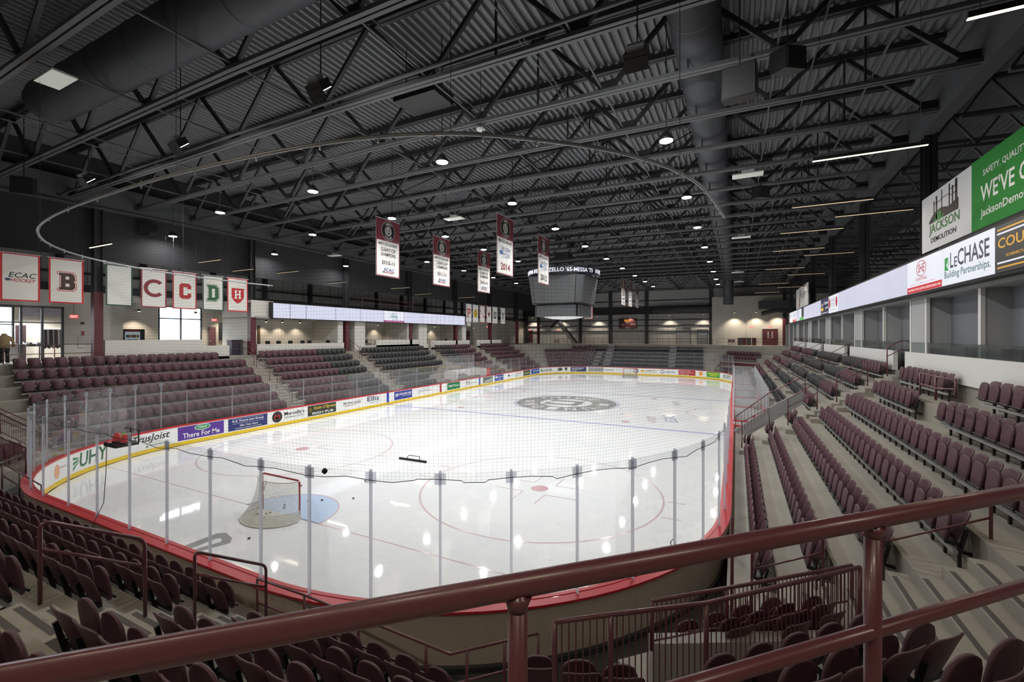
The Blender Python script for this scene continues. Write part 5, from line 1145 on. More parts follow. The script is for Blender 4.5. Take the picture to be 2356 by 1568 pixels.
# goal judge beacons on the near glass
bpn = at(254, 1019, Y=-31.3); zt = bpn.z; bx0, bx1, by0, by1 = bpn.x-.31, bpn.x+.31, -31.3, -30.82
e = thing('goal_light_tray', 'black tray with two red beacons and a green one on the glass', 'goal lights', (bpn.x, -31.06, zt-.1))
part('tray', MB().box(bx0, bx1, by0, by1, zt-.1, zt-.04), BLACKM, e); part('tray_lip', MB().box(bx0, bx1, by0-.02, by0, zt-.1, zt-.0), BLACKM, e)
for i, (fx, fy_, c) in enumerate(((.2, .45, (190, 24, 40)), (.5, .6, (80, 190, 40)), (.82, .5, (190, 24, 40)))):
    x, y = bx0+.62*fx, by0+.48*fy_; r_ = .1 if i != 1 else .07; o = part('beacon_base', MB().cyl((x, y, zt-.04), r_*1.1, .04, 14), BLACKM, e); part('beacon', MB().lathe((x, y, zt), [(r_, 0), (r_*.95, .12), (r_*.75, .19), (r_*.2, .21)], 14), mat('beacon_%d' % i, c, .15, coat=.5, emit=.3), o, True)
for x in (bx0+.2, bx1-.02): part('arm', MB().tube([(x, by1, zt-.05), (x, by1, zt+.3), (x, by1-.14, zt+.32)], .018, 6), BLACKM, e)
single('signal_cable', MB().tube([(bx0+.05, -31.27, zt), (bx0+.02, -31.28, zt-.8), (bx0-.1, -31.28, zt-1.6), (bx0-.25, -31.42, 1.05), (bx0-.42, -31.5, .3), (bx0-.4, -31.5, .02)], .008, 5), PK, 'thin black cable dangling from the goal light tray', 'cable')
p = at(747, 1083, Y=-31.2); single('post_knob', MB().lathe((p.x, p.y, p.z-.05), [(.02, 0), (.048, .03), (.05, .05), (.048, .07), (.02, .1)], 14), PK, 'black round knob stuck on top of a near glass post', 'knob', smooth=True)
# ================================================================== players' benches on the right
WB = mat('bench_white', (222, 222, 222), .5); CB_ = mat('bench_red', (196, 34, 48), .4)
pb = thing('players_bench', 'white walled players bench with red caps and glass beside the right boards', 'bench', (14.2, 0, 0))
part('floor_mat', MB().box(13.32, 15.0, -9.4, 11.2, .0, .28), RUBBER, pb)
part('back_wall', MB().box(14.95, 15.07, -9.4, 11.2, .28, 1.35), WB, pb); part('back_cap', MB().box(14.92, 15.1, -9.4, 11.2, 1.35, 1.4), CB_, pb)
for y in (-9.4, -4.0, 1.0, 6, 11.2):
    part('divider', MB().box(13.35, 14.95, y-.06, y+.06, .28, 1.2), WB, pb); part('divider_cap', MB().box(13.32, 14.97, y-.08, y+.08, 1.2, 1.25), CB_, pb)
    part('divider_glass', MB().box(13.4, 14.9, y-.006, y+.006, 1.25, 3.0), GLASS3, pb); part('divider_post', MB().box(13.3, 13.36, y-.03, y+.03, 1.0, 3.02), ALU, pb)
for i in range(16):
    y = -9.4+i*20.6/16; part('back_pane', MB().box(15.0, 15.012, y+.03, y+1.25, 1.4, 3.1), GLASS3, pb); part('back_post', MB().box(14.97, 15.03, y-.025, y+.025, 1.4, 3.12), ALU, pb)
part('red_pad', MB().box(14.3, 14.5, -9.75, -9.5, .0, 1.6), CB_, pb); part('gate_bar', MB().box(13.3, 15, -10.0, -9.9, 1.0, 1.08), CB_, pb); part('seat_plank', MB().box(14.4, 14.85, -9, 10.8, .7, .74), mat('bench_plank', (70, 66, 64), .6), pb)
# penalty boxes on the left
pn = thing('penalty_box', 'white walled penalty box with glass behind the left boards', 'bench', (-14.2, 2, 0))
ya, yb = at(1040, 880, X=-14).y, at(1108, 860, X=-14).y
part('back_wall', MB().box(-15.05, -14.95, ya, yb, .0, 2.0), WB, pn); part('side_wall', MB().box(-15, -13.35, ya-.06, ya+.06, 0, 2.0), WB, pn); part('side_wall', MB().box(-15, -13.35, yb-.06, yb+.06, 0, 2.0), WB, pn)
for i in range(8): y = ya+(yb-ya)*i/8; part('back_pane', MB().box(-15.0, -14.99, y+.03, y+(yb-ya)/8-.03, 2.0, 3.6), GLASS3, pn)
part('red_door', MB().box(-13.5, -13.4, yb+.2, yb+1.1, .0, 1.9), CB_, pn)
# ================================================================== access stair on the right stand
yS = -14.55
sw_ = MB().slab([at(px, py, Y=yS) for px, py in ((1686, 992), (1720, 1002), (1845, 930), (1852, 896), (1790, 926))], (0, .14, 0)); struct('wall_stair_stringer', sw_, mat('stair_grey', (140, 140, 140), .7))
h = ony([(1692, 985), (1693, 957), (1770, 903), (1845, 868), (1853, 872), (1853, 905)], yS); e = thing('stair_rail', 'maroon stair rail rising beside the access stair, rear one', 'railing', h[0]); part('rail', MB().tube(h, .022, 8), RAILM, e, True)
for i in range(10): q = ony([(1698+7.6*i, 954-5.2*i)], yS)[0]; part('picket', MB().tube([q, q-Vector((0,0,.85))], .008, 5), RAILM, e)
h = ony([(1707, 1030), (1707, 970), (1770, 938), (1770, 985)], -15.2); e = thing('stair_rail', 'maroon stair rail at the foot of the access stair, front one', 'railing', h[0]); part('rail', MB().tube(h, .022, 8), RAILM, e, True)
h = ony([(1813, 978), (1813, 917), (1868, 886), (1880, 890), (1880, 942)], -14.9); e = thing('stair_rail', 'maroon stair rail above the access stair, upper one', 'railing', h[0]); part('rail', MB().tube(h, .022, 8), RAILM, e, True); part('rail', MB().tube(ony([(1813, 936), (1880, 903)], -14.9), .018, 8), RAILM, e, True)
h = ony([(1925, 925), (1925, 861), (1987, 828), (1996, 835), (1996, 887)], -14.4); e = thing('stair_rail', 'maroon aisle rail between the first and second right blocks', 'railing', h[0]); part('rail', MB().tube(h, .022, 8), RAILM, e, True); part('rail', MB().tube(ony([(1925, 880), (1996, 846)], -14.4), .018, 8), RAILM, e, True)
h = ony([(2041, 865), (2041, 799), (2072, 784), (2091, 784), (2092, 806)], -13.3); e = thing('stair_rail', 'maroon rail climbing to the first right suite', 'railing', h[0]); part('rail', MB().tube(h, .024, 8), RAILM, e, True); part('rail', MB().tube(ony([(2042, 819), (2072, 804), (2092, 805)], -13.3), .018, 8), RAILM, e, True)
pl = onx([(2117, 857), (2153, 866), (2199, 874)], 17.75); ft = onx([(2117, 908), (2153, 920), (2199, 917)], 17.75)
rail_thing('platform_guard', 'short maroon guard rail on the wheelchair platform of the right stand', [(a, b_) for a, b_ in zip(ft, pl)], [pl, [lerp(a, b_, .5) for a, b_ in zip(ft, pl)]], .024)
def aisle_rail(k, c, o0, o1, lab):
    f_ = lambda o: tz(1)+RI/TR*o+.05
    P_ = [coord(k, o, c)+Vector((0,0,f_(o)+d)) for o, d in ((o0, -.25), (o0, .85), (o1, .85), (o1, -.25))]; M_ = [coord(k, o, c)+Vector((0,0,f_(o)+.4)) for o in (o0, o1)]
    e = thing('aisle_rail', lab, 'railing', P_[0], 'aisle rails'); part('hoop', MB().tube(rounded(P_, .1), .021, 6), RAILM, e, True); part('middle_rail', MB().tube(M_, .017, 6), RAILM, e, True)
for k, cs, nm in ((0, (-3.6, 5.6, 15.1), 'right'), (4, (-15.9, -5.5, 6.6, 17), 'left')):
    for i, c in enumerate(cs):
        for o0, o1, hh in ((1.0, 2.6, 'lower'), (3.4, 4.9, 'upper'), (5.2, 6.5, 'top')):
            if hh == 'lower' and ((k == 0 and c < 11) or (k == 4 and 5 < c < 10)): continue
            aisle_rail(k, c, o0, o1, '%s maroon aisle rail of the %s aisle in the %s stand' % (hh, ORD[i], nm))
for o0, o1, hh in ((.6, 2.2, 'lower'), (2.9, 4.4, 'upper')): aisle_rail(5, 10.4, o0, o1, '%s maroon aisle rail of the left corner steps' % hh)
# ================================================================== far end
bl_ = thing('bleacher_stand', 'dark bench bleachers with two stepped aisles at the far end', 'bleachers', (1, 35, 0))
DKB = mat('bleacher_dark', (70, 68, 73), .6); DKE = mat('bleacher_edge', (120, 120, 124), .6); WNS = mat('white_nosing', (205, 205, 200), .7)
def xf(px, Y): return at(px, 800, Y=Y).x
for n in range(1, 8):
    o = (n-1)*TR; Y = DD[2]+o; x0, x1 = xf(1347, Y), xf(1618, Y); z = tz(n)
    part('deck', MB().box(x0, x1, Y-.02, Y+TR, z-.5, z+.02), DKB, bl_); part('bench', MB().box(x0, x1, Y+.45, Y+.75, z+.38, z+.43), DKB, bl_); part('bench_edge', MB().box(x0, x1, Y+.43, Y+.45, z+.36, z+.43), DKE, bl_)
    for pa, pb_ in ((1398-2.2*(7-n), 1414-2.2*(7-n)), (1541-.9*(7-n), 1557-.9*(7-n))):
        a, b_ = xf(pa, Y), xf(pb_, Y)
        for j in range(2): part('aisle_step', MB().box(a, b_, Y+.42*j, Y+.42*j+.42, z, z+.1+.2*j), DKB, bl_); part('step_nosing', MB().box(a, b_, Y+.42*j-.01, Y+.42*j+.07, z+.1+.2*j, z+.15+.2*j), WNS, bl_)
def run_rail(name, lab, pts, h=1.0, step=1.5, m=None):
    e = thing(name, lab, 'railing', pts[0])
    for dz in (h, h*.5): part('rail', MB().tube([Vector(p)+Vector((0,0,dz)) for p in pts], .022, 6), RAILM, e)
    for a, b_ in zip(pts[:-1], pts[1:]):
        a, b_ = Vector(a), Vector(b_); n_ = max(1, int((b_-a).length/step))
        for i in range(n_+1): q = lerp(a, b_, i/n_); part('post', MB().tube([q, q+Vector((0,0,h))], .022, 6), RAILM, e)
    return e
run_rail('concourse_rail', 'thin maroon rail along the far concourse above the bleachers', [(xf(1230, 38), 38, ZC), (xf(1640, 38), 38, ZC)])
run_rail('concourse_rail', 'thin maroon rail along the far right concourse', [(xf(1650, 38), 38, ZC), (xf(1810, 38), 38, ZC)])
run_rail('concourse_rail', 'maroon rail on the left concourse in front of the shop', [(-19.9, at(8, 800, X=-19.9).y, ZC), (-19.9, at(228, 800, X=-19.9).y, ZC)])
run_rail('concourse_rail', 'maroon rail on the left concourse beside the bins', [(-19.9, at(527, 800, X=-19.9).y, ZC), (-19.9, at(580, 800, X=-19.9).y, ZC)])
run_rail('concourse_rail', 'maroon rail between the left suites, third column', [(-19.9, at(816, 790, X=-19.9).y, ZC), (-19.9, at(862, 790, X=-19.9).y, ZC)])
run_rail('catwalk_rail', 'maroon rail of the camera platform above the left ribbon', [(-19.4, at(833, 700, X=-19.4).y, 8.65), (-19.4, at(949, 705, X=-19.4).y, 8.65)], .95, 2.2)
# far scoreboard clock
Yb = FY-.6; a, b_ = at(1424, 733, Y=Yb), at(1464, 755, Y=Yb)
e = thing('wall_scoreboard', 'maroon wall scoreboard with orange digits on the far wall', 'scoreboard', ((a.x+b_.x)/2, Yb, b_.z)); part('board', MB().box(a.x, b_.x, Yb, Yb+.4, b_.z, a.z), mat('score_maroon', (60, 22, 26), .5), e)
W, H = b_.x-a.x, a.z-b_.z; s = Sign(e, Vector((a.x, Yb, b_.z)), (1,0,0), (0,0,1), .02); s.text('10:15', scr((255, 170, 60), 1.4), .33*W, .67*W, .68*H, .94*H).text('PERIOD', ink((200, 190, 185)), .42*W, .58*W, .55*H, .61*H).text('UNION GARNET', ink((210, 200, 195)), .03*W, .3*W, .38*H, .46*H).text('VISITING TEAM', ink((210, 200, 195)), .7*W, .97*W, .38*H, .46*H).text('PENALTY', ink((190, 180, 175)), .38*W, .62*W, .03*H, .1*H)
def door(name, x0, x1, z0, z1, Y, rgb, dbl=False, lab=None):
    o = struct(name, MB().box(x0, x1, Y-.06, Y+.02, z0, z1), mat('door_%02x%02x%02x' % rgb, rgb, .5), label=lab)
    fr = mat('door_frame_dark', (56, 52, 54), .5)
    for a_, b2 in ((x0-.06, x0), (x1, x1+.06)): part('frame', MB().box(a_, b2, Y-.08, Y+.03, z0, z1+.06), fr, o)
    part('frame', MB().box(x0, x1, Y-.08, Y+.03, z1, z1+.06), fr, o)
    if dbl:
        xm = (x0+x1)/2; part('meeting_gap', MB().box(xm-.012, xm+.012, Y-.065, Y-.055, z0, z1), fr, o)
        for dx in (-.32, .2): part('vision_panel', MB().box(xm+dx, xm+dx+.12, Y-.07, Y-.06, z0+1.1, z1-.35), mat('pale_glass', (190, 200, 210), .2), o)
        for dx in (-.12, .08): part('handle', MB().box(xm+dx, xm+dx+.04, Y-.12, Y-.06, z0+.95, z0+1.1), ALU, o)
    else: part('handle', MB().box(x0+.1, x0+.16, Y-.12, Y-.06, z0+1.0, z0+1.08), ALU, o)
    return o
a, b_ = at(1755, 790, Y=RY-.05), at(1789, 757, Y=RY-.05); door('door_1', a.x, b_.x, ZC, b_.z, RY-.02, (92, 46, 50), True, 'maroon double doors on the far right wall')
a, b_ = at(1605, 790, Y=FY-.1), at(1627, 758, Y=FY-.1); door('door_2', a.x, b_.x, ZC, b_.z, FY-.02, (126, 134, 142), lab='grey door on the far wall')
a, b_ = at(1217, 790, Y=FY-.1), at(1225, 760, Y=FY-.1); door('door_3', a.x, b_.x, ZC, b_.z, FY-.02, (84, 40, 44), lab='maroon door at the far left')
a, b_ = at(1556, 790, Y=FY-.1), at(1588, 755, Y=FY-.1); door('door_4', a.x, b_.x, ZC, b_.z, FY-.02, (150, 152, 154), lab='wide grey overhead door on the far wall')
def exit_sign(p, lab, ax='Y', w_=.36, pole=None):
    e = thing('exit_sign', lab, 'sign', p, 'red exit signs'); x, y, z = p
    if ax == 'Y': part('box', MB().box(x-w_/2, x+w_/2, y-.03, y+.03, z, z+.22), mat('exit_box', (230, 200, 200), .4), e); s = Sign(e, Vector((x-w_/2, y-.03, z)), (1,0,0), (0,0,1), .004)
    else: part('box', MB().box(x-.03, x+.03, y-w_/2, y+w_/2, z, z+.22), mat('exit_box', (230, 200, 200), .4), e); s = Sign(e, Vector((x+.03, y-w_/2, z)), (0,1,0), (0,0,1), .004)
    s.draw(rect2(.01, w_-.01, .01, .21), scr((225, 70, 60), 1.3), 'face').up(); s.text('EXIT', scr((255, 225, 220), 1.6), .05, w_-.05, .05, .17)
    if pole: part('stem', MB().tube([(x, y, z+.22), (x, y, pole)], .012, 5), STEELD, e)
for px, py, lab in ((1728, 751, 'red exit sign on the far right wall, left one'), (1770, 750, 'red exit sign hanging over the maroon double doors'), (1219, 757, 'red exit sign over the far left door'), (1285, 757, 'red exit sign by the diagonal brace')):
    Y = (RY if px > 1640 else FY)-.5; p = at(px, py+3, Y=Y); exit_sign((p.x, Y, p.z), lab, 'Y', .55, p.z+2.2)
for px, py, X, lab in ((170, 732, -22., 'red exit sign hanging right of the shop window'), (493, 739, -23.5, 'red exit sign right of the bright window'), (1120, 753, -22., 'red exit sign in the passage below the far banners')):
    p = at(px, py, X=X); exit_sign((X, p.y, p.z), lab, 'X', .4, 8.6)
for i, px in enumerate((1702, 1712, 1723, 1735)):
    p = at(px, 785, Y=RY-.6); e = thing('waste_bin', 'dark waste bin by the far right wall, %s from the left' % ORD[i], 'bin', (p.x, RY-.6, ZC), 'bins by the far wall'); part('body', MB().box(p.x-.28, p.x+.28, RY-.85, RY-.35, ZC, ZC+1.0), mat('bin_%d' % (i % 2), ((70, 72, 74), (84, 44, 48))[i % 2], .5), e); part('lid', MB().box(p.x-.3, p.x+.3, RY-.87, RY-.33, ZC+1.0, ZC+1.12), BLACKM, e)
for i, px in enumerate((1679, 1687)):
    p = at(px, 785, Y=RY-1.2); e = thing('folding_chair', 'maroon folding chair on the far right concourse, %s one' % ('left', 'right')[i], 'chair', (p.x, RY-1.2, ZC), 'folding chairs on the far concourse')
    part('seat', MB().box(p.x-.22, p.x+.22, RY-1.42, RY-1.0, ZC+.43, ZC+.47), MAROON, e); part('backrest', MB().slab([(p.x-.22, RY-1.0, ZC+.5), (p.x+.22, RY-1.0, ZC+.5), (p.x+.22, RY-.92, ZC+.9), (p.x-.22, RY-.92, ZC+.9)], (0, .03, 0)), MAROON, e)
    for sx in (-.2, .2):
        for sy in (-1.4, -1.02): part('leg', MB().tube([(p.x+sx, RY+sy, ZC), (p.x+sx, RY+sy, ZC+.44)], .014, 5), BLACKM, e)
# maroon fascia of the portal under the far right corner and one by the far left
a, b_ = isect(0, 3*TR, 3*TR), isect(1, 3*TR, 3*TR); V_ = [a, b_]; up = lambda z: Vector((0, 0, z))
struct('trim_4', MB().slab([a+up(1.75), b_+up(1.75), b_+up(2.15), a+up(2.15)], tuple(NR[1]*-.12)), mat('maroon_column', (92, 40, 46), .45), label='maroon portal fascia at the far right corner')
struct('wall_portal', MB().slab([isect(0, 5, 5)+up(-.03), isect(1, 5, 5)+up(-.03), isect(1, 5, 5)+up(2.2), isect(0, 5, 5)+up(2.2)], tuple(NR[1]*.1)), WHITEW)
run_rail('portal_rail', 'thin maroon rail on the platform over the far right portal', [a+up(tz(4)), b_+up(tz(4))], .9, 1.1)
pc = (a+b_)/2+NR[1]*1.2
# ================================================================== left concourse
def bxl(name, lab, cat, px0, px1, py0, py1, X, dp, m):
    a, b_ = at(px0, py1, X=X), at(px1, py0, X=X); e = thing(name, lab, cat, (X-dp/2, (a.y+b_.y)/2, a.z)); return e, a.y, b_.y, a.z, b_.z
X = -23.9; e, y0, y1, z0, z1 = bxl('drink_cooler', 'dark drinks cooler with lit bottle shelves on the left concourse', 'cooler', 270, 333, 757, 786, X, .8, None); z0 = ZC+.0
part('cabinet', MB().box(X-.9, X, y0, y1, ZC, z1), BLACKM, e)
dy0, dy1 = y0+(y1-y0)*.27, y0+(y1-y0)*.82; o = part('lit_window', MB().box(X, X+.02, dy0, dy1, ZC+.35, z1-.18), scr((150, 165, 170), .7), e)
for r_ in range(4):
    for c_ in range(9): yy = dy0+.08+(dy1-dy0-.12)*c_/9; zz = ZC+.42+(z1-.28-ZC-.42)*r_/4; part('bottle', MB().cyl((X+.05, yy, zz), .035, .2, 6), ink(((60, 90, 50), (170, 40, 40), (200, 180, 60), (60, 60, 70))[(r_+c_) % 4]), o)
part('header', MB().box(X, X+.02, dy0, dy1, z1-.15, z1-.04), ink((150, 40, 46)), e)
single('cash_register', MB().box(X-.4, X, at(255, 780, X=X).y, at(266, 780, X=X).y, ZC+1.0, at(260, 775, X=X).z), mat('navy_box', (40, 44, 66), .5), 'small navy till left of the drinks cooler', 'till')
single('service_counter', MB().box(X-.5, X+.3, at(228, 790, X=X).y, at(270, 790, X=X).y, ZC, ZC+1.0), mat('grey_counter', (110, 110, 110), .6), 'grey service counter left of the drinks cooler', 'counter')
for px, lab, c in ((556, 'grey waste bin left of the hand rail by the steps', (70, 72, 76)), (536, 'dark upright display stand beside the bin', (54, 50, 70))):
    p = at(px, 800, X=-21.); e = thing('concourse_bin', lab, 'bin', (-21., p.y, ZC)); part('body', MB().box(-21.3, -20.7, p.y-.28, p.y+.28, ZC, ZC+1.05), mat('bin_c%d' % px, c, .5), e); part('lid', MB().box(-21.32, -20.68, p.y-.3, p.y+.3, ZC+1.05, ZC+1.15), BLACKM, e)
# shop front with frames, stock and a dressed dummy
XG = -22.9; g0, g1 = at(-60, 740, X=XG).y, at(146, 740, X=XG).y; zt = at(100, 706, X=XG).z
sf = struct('window_3', MB().box(XG-.05, XG+.05, g0, g1, zt-.06, zt+.06).box(XG-.04, XG+.04, g0, g1, at(100, 742, X=XG).z-.03, at(100, 742, X=XG).z+.03), mat('window_frame', (86, 90, 94), .4, metal=.4), label='glazed shop front on the left concourse')
mull = [g0]+[at(px, 740, X=XG).y for px in (48, 97, 143)]
for y in mull: part('mullion', MB().box(XG-.05, XG+.05, y-.05, y+.05, ZC, zt), mat('window_frame', (86, 90, 94), .4, metal=.4), sf)
for a_, b2 in zip(mull[:-1], mull[1:]): part('pane', MB().box(XG-.01, XG+.01, a_+.05, b2-.05, ZC, zt), GLASS, sf)
struct('wall_shop_front', MB().box(XG-.1, XG+.1, g0-3, g1+2.9, zt+.06, 8.6).box(XG-.1, XG+.1, g1, g1+2.9, ZC, zt+.06), WHITEW)
struct('wall_shop_side', MB().box(-25, XG, g1+2.7, g1+2.9, ZC, 8.6), WHITEW); struct('trim_5', MB().box(-25, XG, g0-3, g1+2.8, 7.9, 8.0), WHITEW, label='shop ceiling')
single('photo_mural', MB().box(-24.9, -24.86, at(50, 720, X=-24.9).y, at(141, 720, X=-24.9).y, at(90, 727, X=-24.9).z, zt+.2), mat('mural', (150, 150, 170), .7, var=.5, scale=9), 'grey photo mural high inside the shop', 'mural')
p0, p1 = at(36, 780, X=-24.6), at(60, 748, X=-24.6); o = struct('door_5', MB().box(-24.7, -24.6, p0.y, p1.y, ZC, p1.z), mat('dark_door', (52, 34, 40), .5), label='dark door inside the shop'); part('handle', MB().box(-24.6, -24.55, p1.y-.15, p1.y-.1, ZC+1, ZC+1.1), ALU, o)
rk = thing('clothes_rack', 'rack of dark clothes inside the shop window', 'rack', (-23.8, at(125, 790, X=-23.8).y, ZC)); ya, yb = at(98, 790, X=-23.8).y, at(142, 790, X=-23.8).y
part('bar', MB().tube([(-23.8, ya, ZC+1.9), (-23.8, yb, ZC+1.9)], .02, 6), ALU, rk)
for y in (ya, yb): part('upright', MB().tube([(-23.8, y, ZC), (-23.8, y, ZC+1.9)], .02, 6), ALU, rk)
for i in range(14):
    y = ya+(yb-ya)*(i+.5)/14; c = ((40, 38, 42), (60, 36, 42), (170, 170, 175), (50, 54, 60))[i % 4]; part('garment', MB().slab([(-24.05, y-.04, ZC+1.85), (-23.55, y-.04, ZC+1.85), (-23.5, y-.04, ZC+(.9 if i % 3 else .7)), (-24.1, y-.04, ZC+.85)], (0, .08, 0)), mat('cloth_%02x' % c[0], c, .85), rk)
tb = thing('display_table', 'display table of folded dark goods in the shop', 'table', (-23.4, at(72, 800, X=-23.4).y, ZC)); y = at(72, 800, X=-23.4).y; part('top', MB().box(-23.8, -23.1, y-.5, y+.5, ZC+.85, ZC+.9), BLACKM, tb)
for sx in (-23.75, -23.15):
    for sy in (-.45, .45): part('leg', MB().box(sx-.02, sx+.02, y+sy-.02, y+sy+.02, ZC, ZC+.85), BLACKM, tb)
for i in range(6): part('folded_stack', MB().box(-23.7+.0, -23.2, y-.42+.15*i, y-.32+.15*i, ZC+.9, ZC+1.0+.04*(i % 3)), ink(((60, 80, 76), (190, 196, 200), (50, 50, 56))[i % 3]), tb)
single('shop_counter', MB().box(-24.4, -23.5, at(8, 800, X=-23.5).y, at(42, 800, X=-23.5).y, ZC, ZC+1.0), mat('pale_counter', (190, 190, 188), .6), 'pale counter inside the shop', 'counter')
# headless dummy in a tan hooded top, at the left frame edge
my = at(10, 800, X=-21.4).y; mx = -21.4
mn = thing('clothes_dummy', 'headless dummy in a tan hooded top outside the shop window', 'dummy', (mx, my, ZC)); TAN = mat('tan_cloth', (150, 130, 96), .9, var=.1, scale=8); NVY = mat('dark_trousers', (36, 36, 42), .9)
def tors(prof, m, nm):
    mb = MB(); V = []; n_ = 14
    for rx, ry, z, dx in prof: V += [(mx+dx+rx*math.cos(2*math.pi*j/n_), my+ry*math.sin(2*math.pi*j/n_), ZC+z) for j in range(n_)]
    F_ = [(i*n_+j, i*n_+(j+1) % n_, (i+1)*n_+(j+1) % n_, (i+1)*n_+j) for i in range(len(prof)-1) for j in range(n_)]+[tuple(range(n_-1, -1, -1)), tuple((len(prof)-1)*n_+j for j in range(n_))]
    return part(nm, mb.add(V, F_), m, mn, True)
tors([(.16, .2, .82, 0), (.17, .22, 1.0, 0), (.15, .21, 1.15, 0), (.16, .25, 1.32, 0), (.13, .24, 1.44, 0), (.1, .12, 1.5, 0), (.12, .12, 1.54, -.02), (.06, .06, 1.6, -.03)], TAN, 'hooded_top')
tors([(.15, .19, .6, 0), (.16, .2, .75, 0), (.15, .19, .86, 0)], NVY, 'hips')
for sy in (-1, 1):
    part('sleeve', MB().tube([(mx, my+sy*.22, ZC+1.4), (mx+.02, my+sy*.32, ZC+1.12), (mx+.05, my+sy*.33, ZC+.86)], .065, 8), TAN, mn, True); part('leg', MB().tube([(mx, my+sy*.1, ZC+.7), (mx, my+sy*.11, ZC+.4), (mx, my+sy*.12, ZC+.03)], .08, 8), NVY, mn, True)
part('base_plate', MB().cyl((mx, my, ZC), .25, .02, 16), ALU, mn)
# notices and small fittings on the left walls
for i, (px, py, w_, h_, c, X, lab) in enumerate(((190, 743, 8, 5, (90, 50, 52), -22.78, 'small dark red notice right of the shop'), (191, 766, 6, 9, (170, 80, 84), -22.78, 'small red-framed case right of the shop'), (187, 787, 14, 24, (205, 205, 202), -22.78, 'white poster low on the wall right of the shop'), (255, 749, 6, 5, (110, 60, 60), -24.95, 'red alarm box on the block wall'), (276, 731, 3, 11, (60, 50, 50), -24.95, 'thin dark plate on the block wall'), (540, 764, 8, 11, (96, 44, 52), -22.9, 'maroon notice by the left steps'))):
    a, b_ = at(px-w_/2, py+h_/2, X=X), at(px+w_/2, py-h_/2, X=X); single('wall_notice', MB().box(X, X+.03, a.y, b_.y, a.z, b_.z), ink(c), lab, 'notice')
dn = 6
for px0, px1, py, rgb, X, lab in ((732, 751, 753, (132, 78, 42), -23.28, 'brown wooden door in the first left suite'), (593, 598, 749, (96, 72, 50), -23.28, 'narrow brown door edge in the first left suite'), (1037, 1048, 758, (120, 84, 56), -23.28, 'brown door in the third left suite'), (480, 496, 752, (110, 76, 86), -24.95, 'maroon door right of the bright window'), (1073, 1080, 760, (80, 42, 44), -22.5, 'maroon door below the far banners'), (782, 790, 756, (60, 62, 68), -23.28, 'dark door beside the maroon column')):
    a, b_ = at(px0, 780, X=X), at(px1, py, X=X); o = struct('door_%d' % dn, MB().box(X, X+.05, a.y, b_.y, ZC, b_.z), mat('door_%02x%02x%02x' % rgb, rgb, .5), label=lab); part('handle', MB().box(X+.05, X+.1, a.y+.08, a.y+.14, ZC+1, ZC+1.06), ALU, o); dn += 1
X = -24.95; a, b_ = at(504, 783, X=X), at(522, 743, X=X); single('wall_screen', MB().box(X, X+.05, a.y, b_.y, a.z, b_.z), mat('dark_screen', (46, 50, 56), .3), 'dark window panel right of the maroon door', 'screen')
# ladder in the second suite
ly = at(911, 760, X=-23.1).y; e = thing('wall_ladder', 'dark wall ladder inside the second left suite', 'ladder', (-23.1, ly, ZC))
for dy in (-.2, .2): part('rail', MB().box(-23.14, -23.08, ly+dy-.025, ly+dy+.025, ZC, 7.2), BLACKM, e)
for i in range(9): part('rung', MB().box(-23.12, -23.09, ly-.2, ly+.2, ZC+.25+.3*i, ZC+.28+.3*i), BLACKM, e)
def chair(px, X, lab, i):
    y = at(px, 790, X=X).y; e = thing('suite_chair', lab, 'chair', (X, y, ZC), 'dark chairs in the left suites')
    part('seat', MB().box(X-.22, X+.22, y-.22, y+.22, ZC+.6, ZC+.65), BLACKM, e); part('backrest', MB().box(X-.24, X-.2, y-.2, y+.2, ZC+.7, ZC+1.05), BLACKM, e)
    for sx in (-.18, .18):
        for sy in (-.18, .18): part('leg', MB().box(X+sx-.015, X+sx+.015, y+sy-.015, y+sy+.015, ZC, ZC+.6), BLACKM, e)
for i, px in enumerate((620, 645, 672, 700, 716, 758, 770, 828, 846, 872, 884, 966, 1030, 1047)): chair(px, -20.6, 'dark high chair behind the left parapet, %s from the left' % ORD[i], i)
# chairs in the right suites
for i, y in enumerate((-21.2, -20.5, -19.8, -19.1, -18.4, -17.7, -9.9, -9.2, -8.5, -7.8)):
    e = thing('suite_armchair', 'dark suite seat behind the right balustrade, %s from the camera' % ORD[i], 'chair', (19.95, y, ZC), 'dark seats in the right suites'); x = 19.98
    part('seat', MB().box(x-.2, x+.16, y-.27, y+.27, ZC+.45, ZC+.6), BLACKP, e); part('backrest', MB().box(x+.1, x+.2, y-.27, y+.27, ZC+.55, ZC+1.12), BLACKP, e); part('base', MB().box(x-.1, x+.1, y-.2, y+.2, ZC, ZC+.46), BLACKM, e)
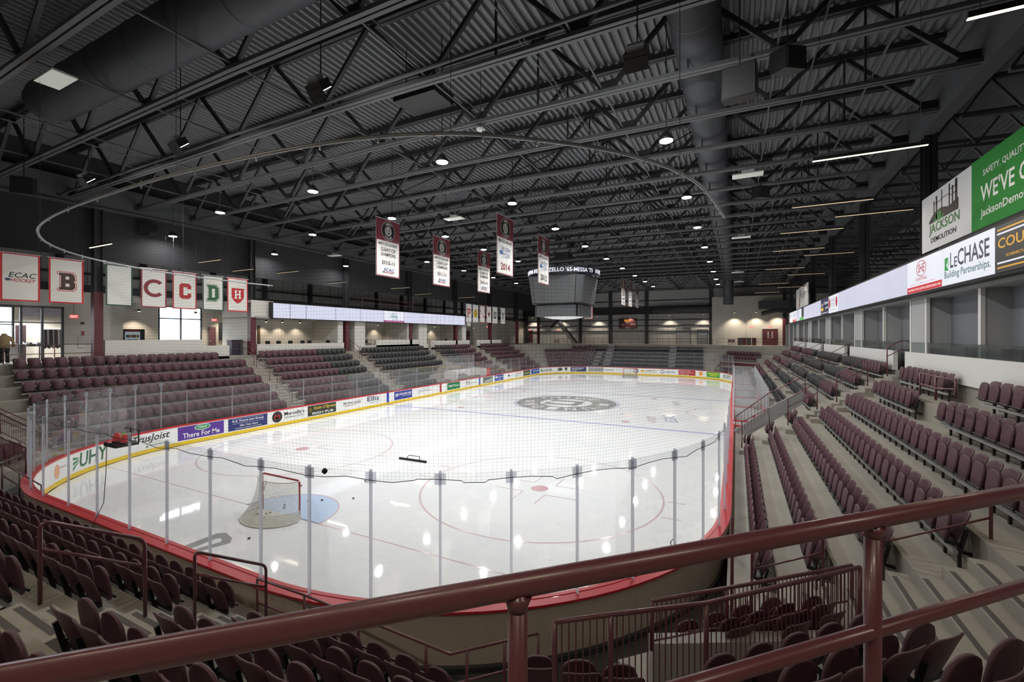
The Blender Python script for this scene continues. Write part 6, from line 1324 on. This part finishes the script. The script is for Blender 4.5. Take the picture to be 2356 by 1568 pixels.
# downlights washing the walls
def downlight(p, w_, lab, col=(1, .84, .64), ang=110, arm=None):
    x, y, z = p; e = thing('downlight', lab, 'lamp', p, 'downlights on the concourse'); part('can', MB().cyl((x, y, z), .09, .16, 12), BLACKM, e); part('lens', MB().cyl((x, y, z-.012), .075, .012, 12), WARM, e)
    if arm: part('arm', MB().tube([(x, y, z+.12), arm], .02, 6), BLACKM, e)
    ld = bpy.data.lights.new('downlight', 'SPOT'); ld.energy = w_; ld.color = col; ld.spot_size = math.radians(ang); ld.spot_blend = .6; ld.shadow_soft_size = .07
    lo = bpy.data.objects.new('downlight_beam', ld); COL.objects.link(lo); lo.parent = e; lo.location = (0, 0, -.03)
for i, px in enumerate((200, 320, 450, 520)): downlight((-24.2, at(px, 740, X=-24.2).y, 7.6), 260, 'downlight on the left concourse wall, %s from the left' % ORD[i], arm=(-25.02, at(px, 740, X=-24.2).y, 7.72))
for i, px in enumerate((612, 650, 690, 735, 770, 870, 915, 1000, 1040, 1090, 1130)): downlight((-22.7, at(px, 740, X=-22.7).y, 7.08), 130, 'downlight in the left suites, %s from the left' % ORD[i])
for i, px in enumerate((-20, 30, 80, 120)): downlight((-23.9, at(px, 740, X=-23.9).y, 7.75), 420, 'shop downlight, %s from the left' % ORD[i], (1, .95, .9))
for i, (px, Y) in enumerate(((1225, FY-1), (1290, FY-1), (1375, FY-1), (1450, FY-1), (1540, FY-1), (1618, FY-1), (1690, RY-1), (1740, RY-1), (1790, RY-1))): downlight((at(px, 740, Y=Y).x, Y, 9.4), 600, 'downlight by the far wall, %s from the left' % ORD[i], arm=(at(px, 740, Y=Y).x, Y+1.02, 9.52))

downlight((pc.x, pc.y, 1.75), 120, 'bright downlight under the far right portal')

# ---- small things by the right boards
p = at(1683, 1180, X=13.42); single('gate_pole', MB().tube([(13.42, -27.9, -.02), (13.42, -27.9, 2.62)], .03, 8), RAILM, 'upright maroon pole behind the boards at the right corner', 'pole', smooth=True)
single('glass_clip', MB().tube([at(px, py, Y=-25.6) for px, py in ((1556, 1258), (1554, 1246), (1548, 1240), (1543, 1246), (1544, 1256), (1550, 1258))], .012, 5), BLACKM, 'small dark wire clip on the right corner glass', 'clip')
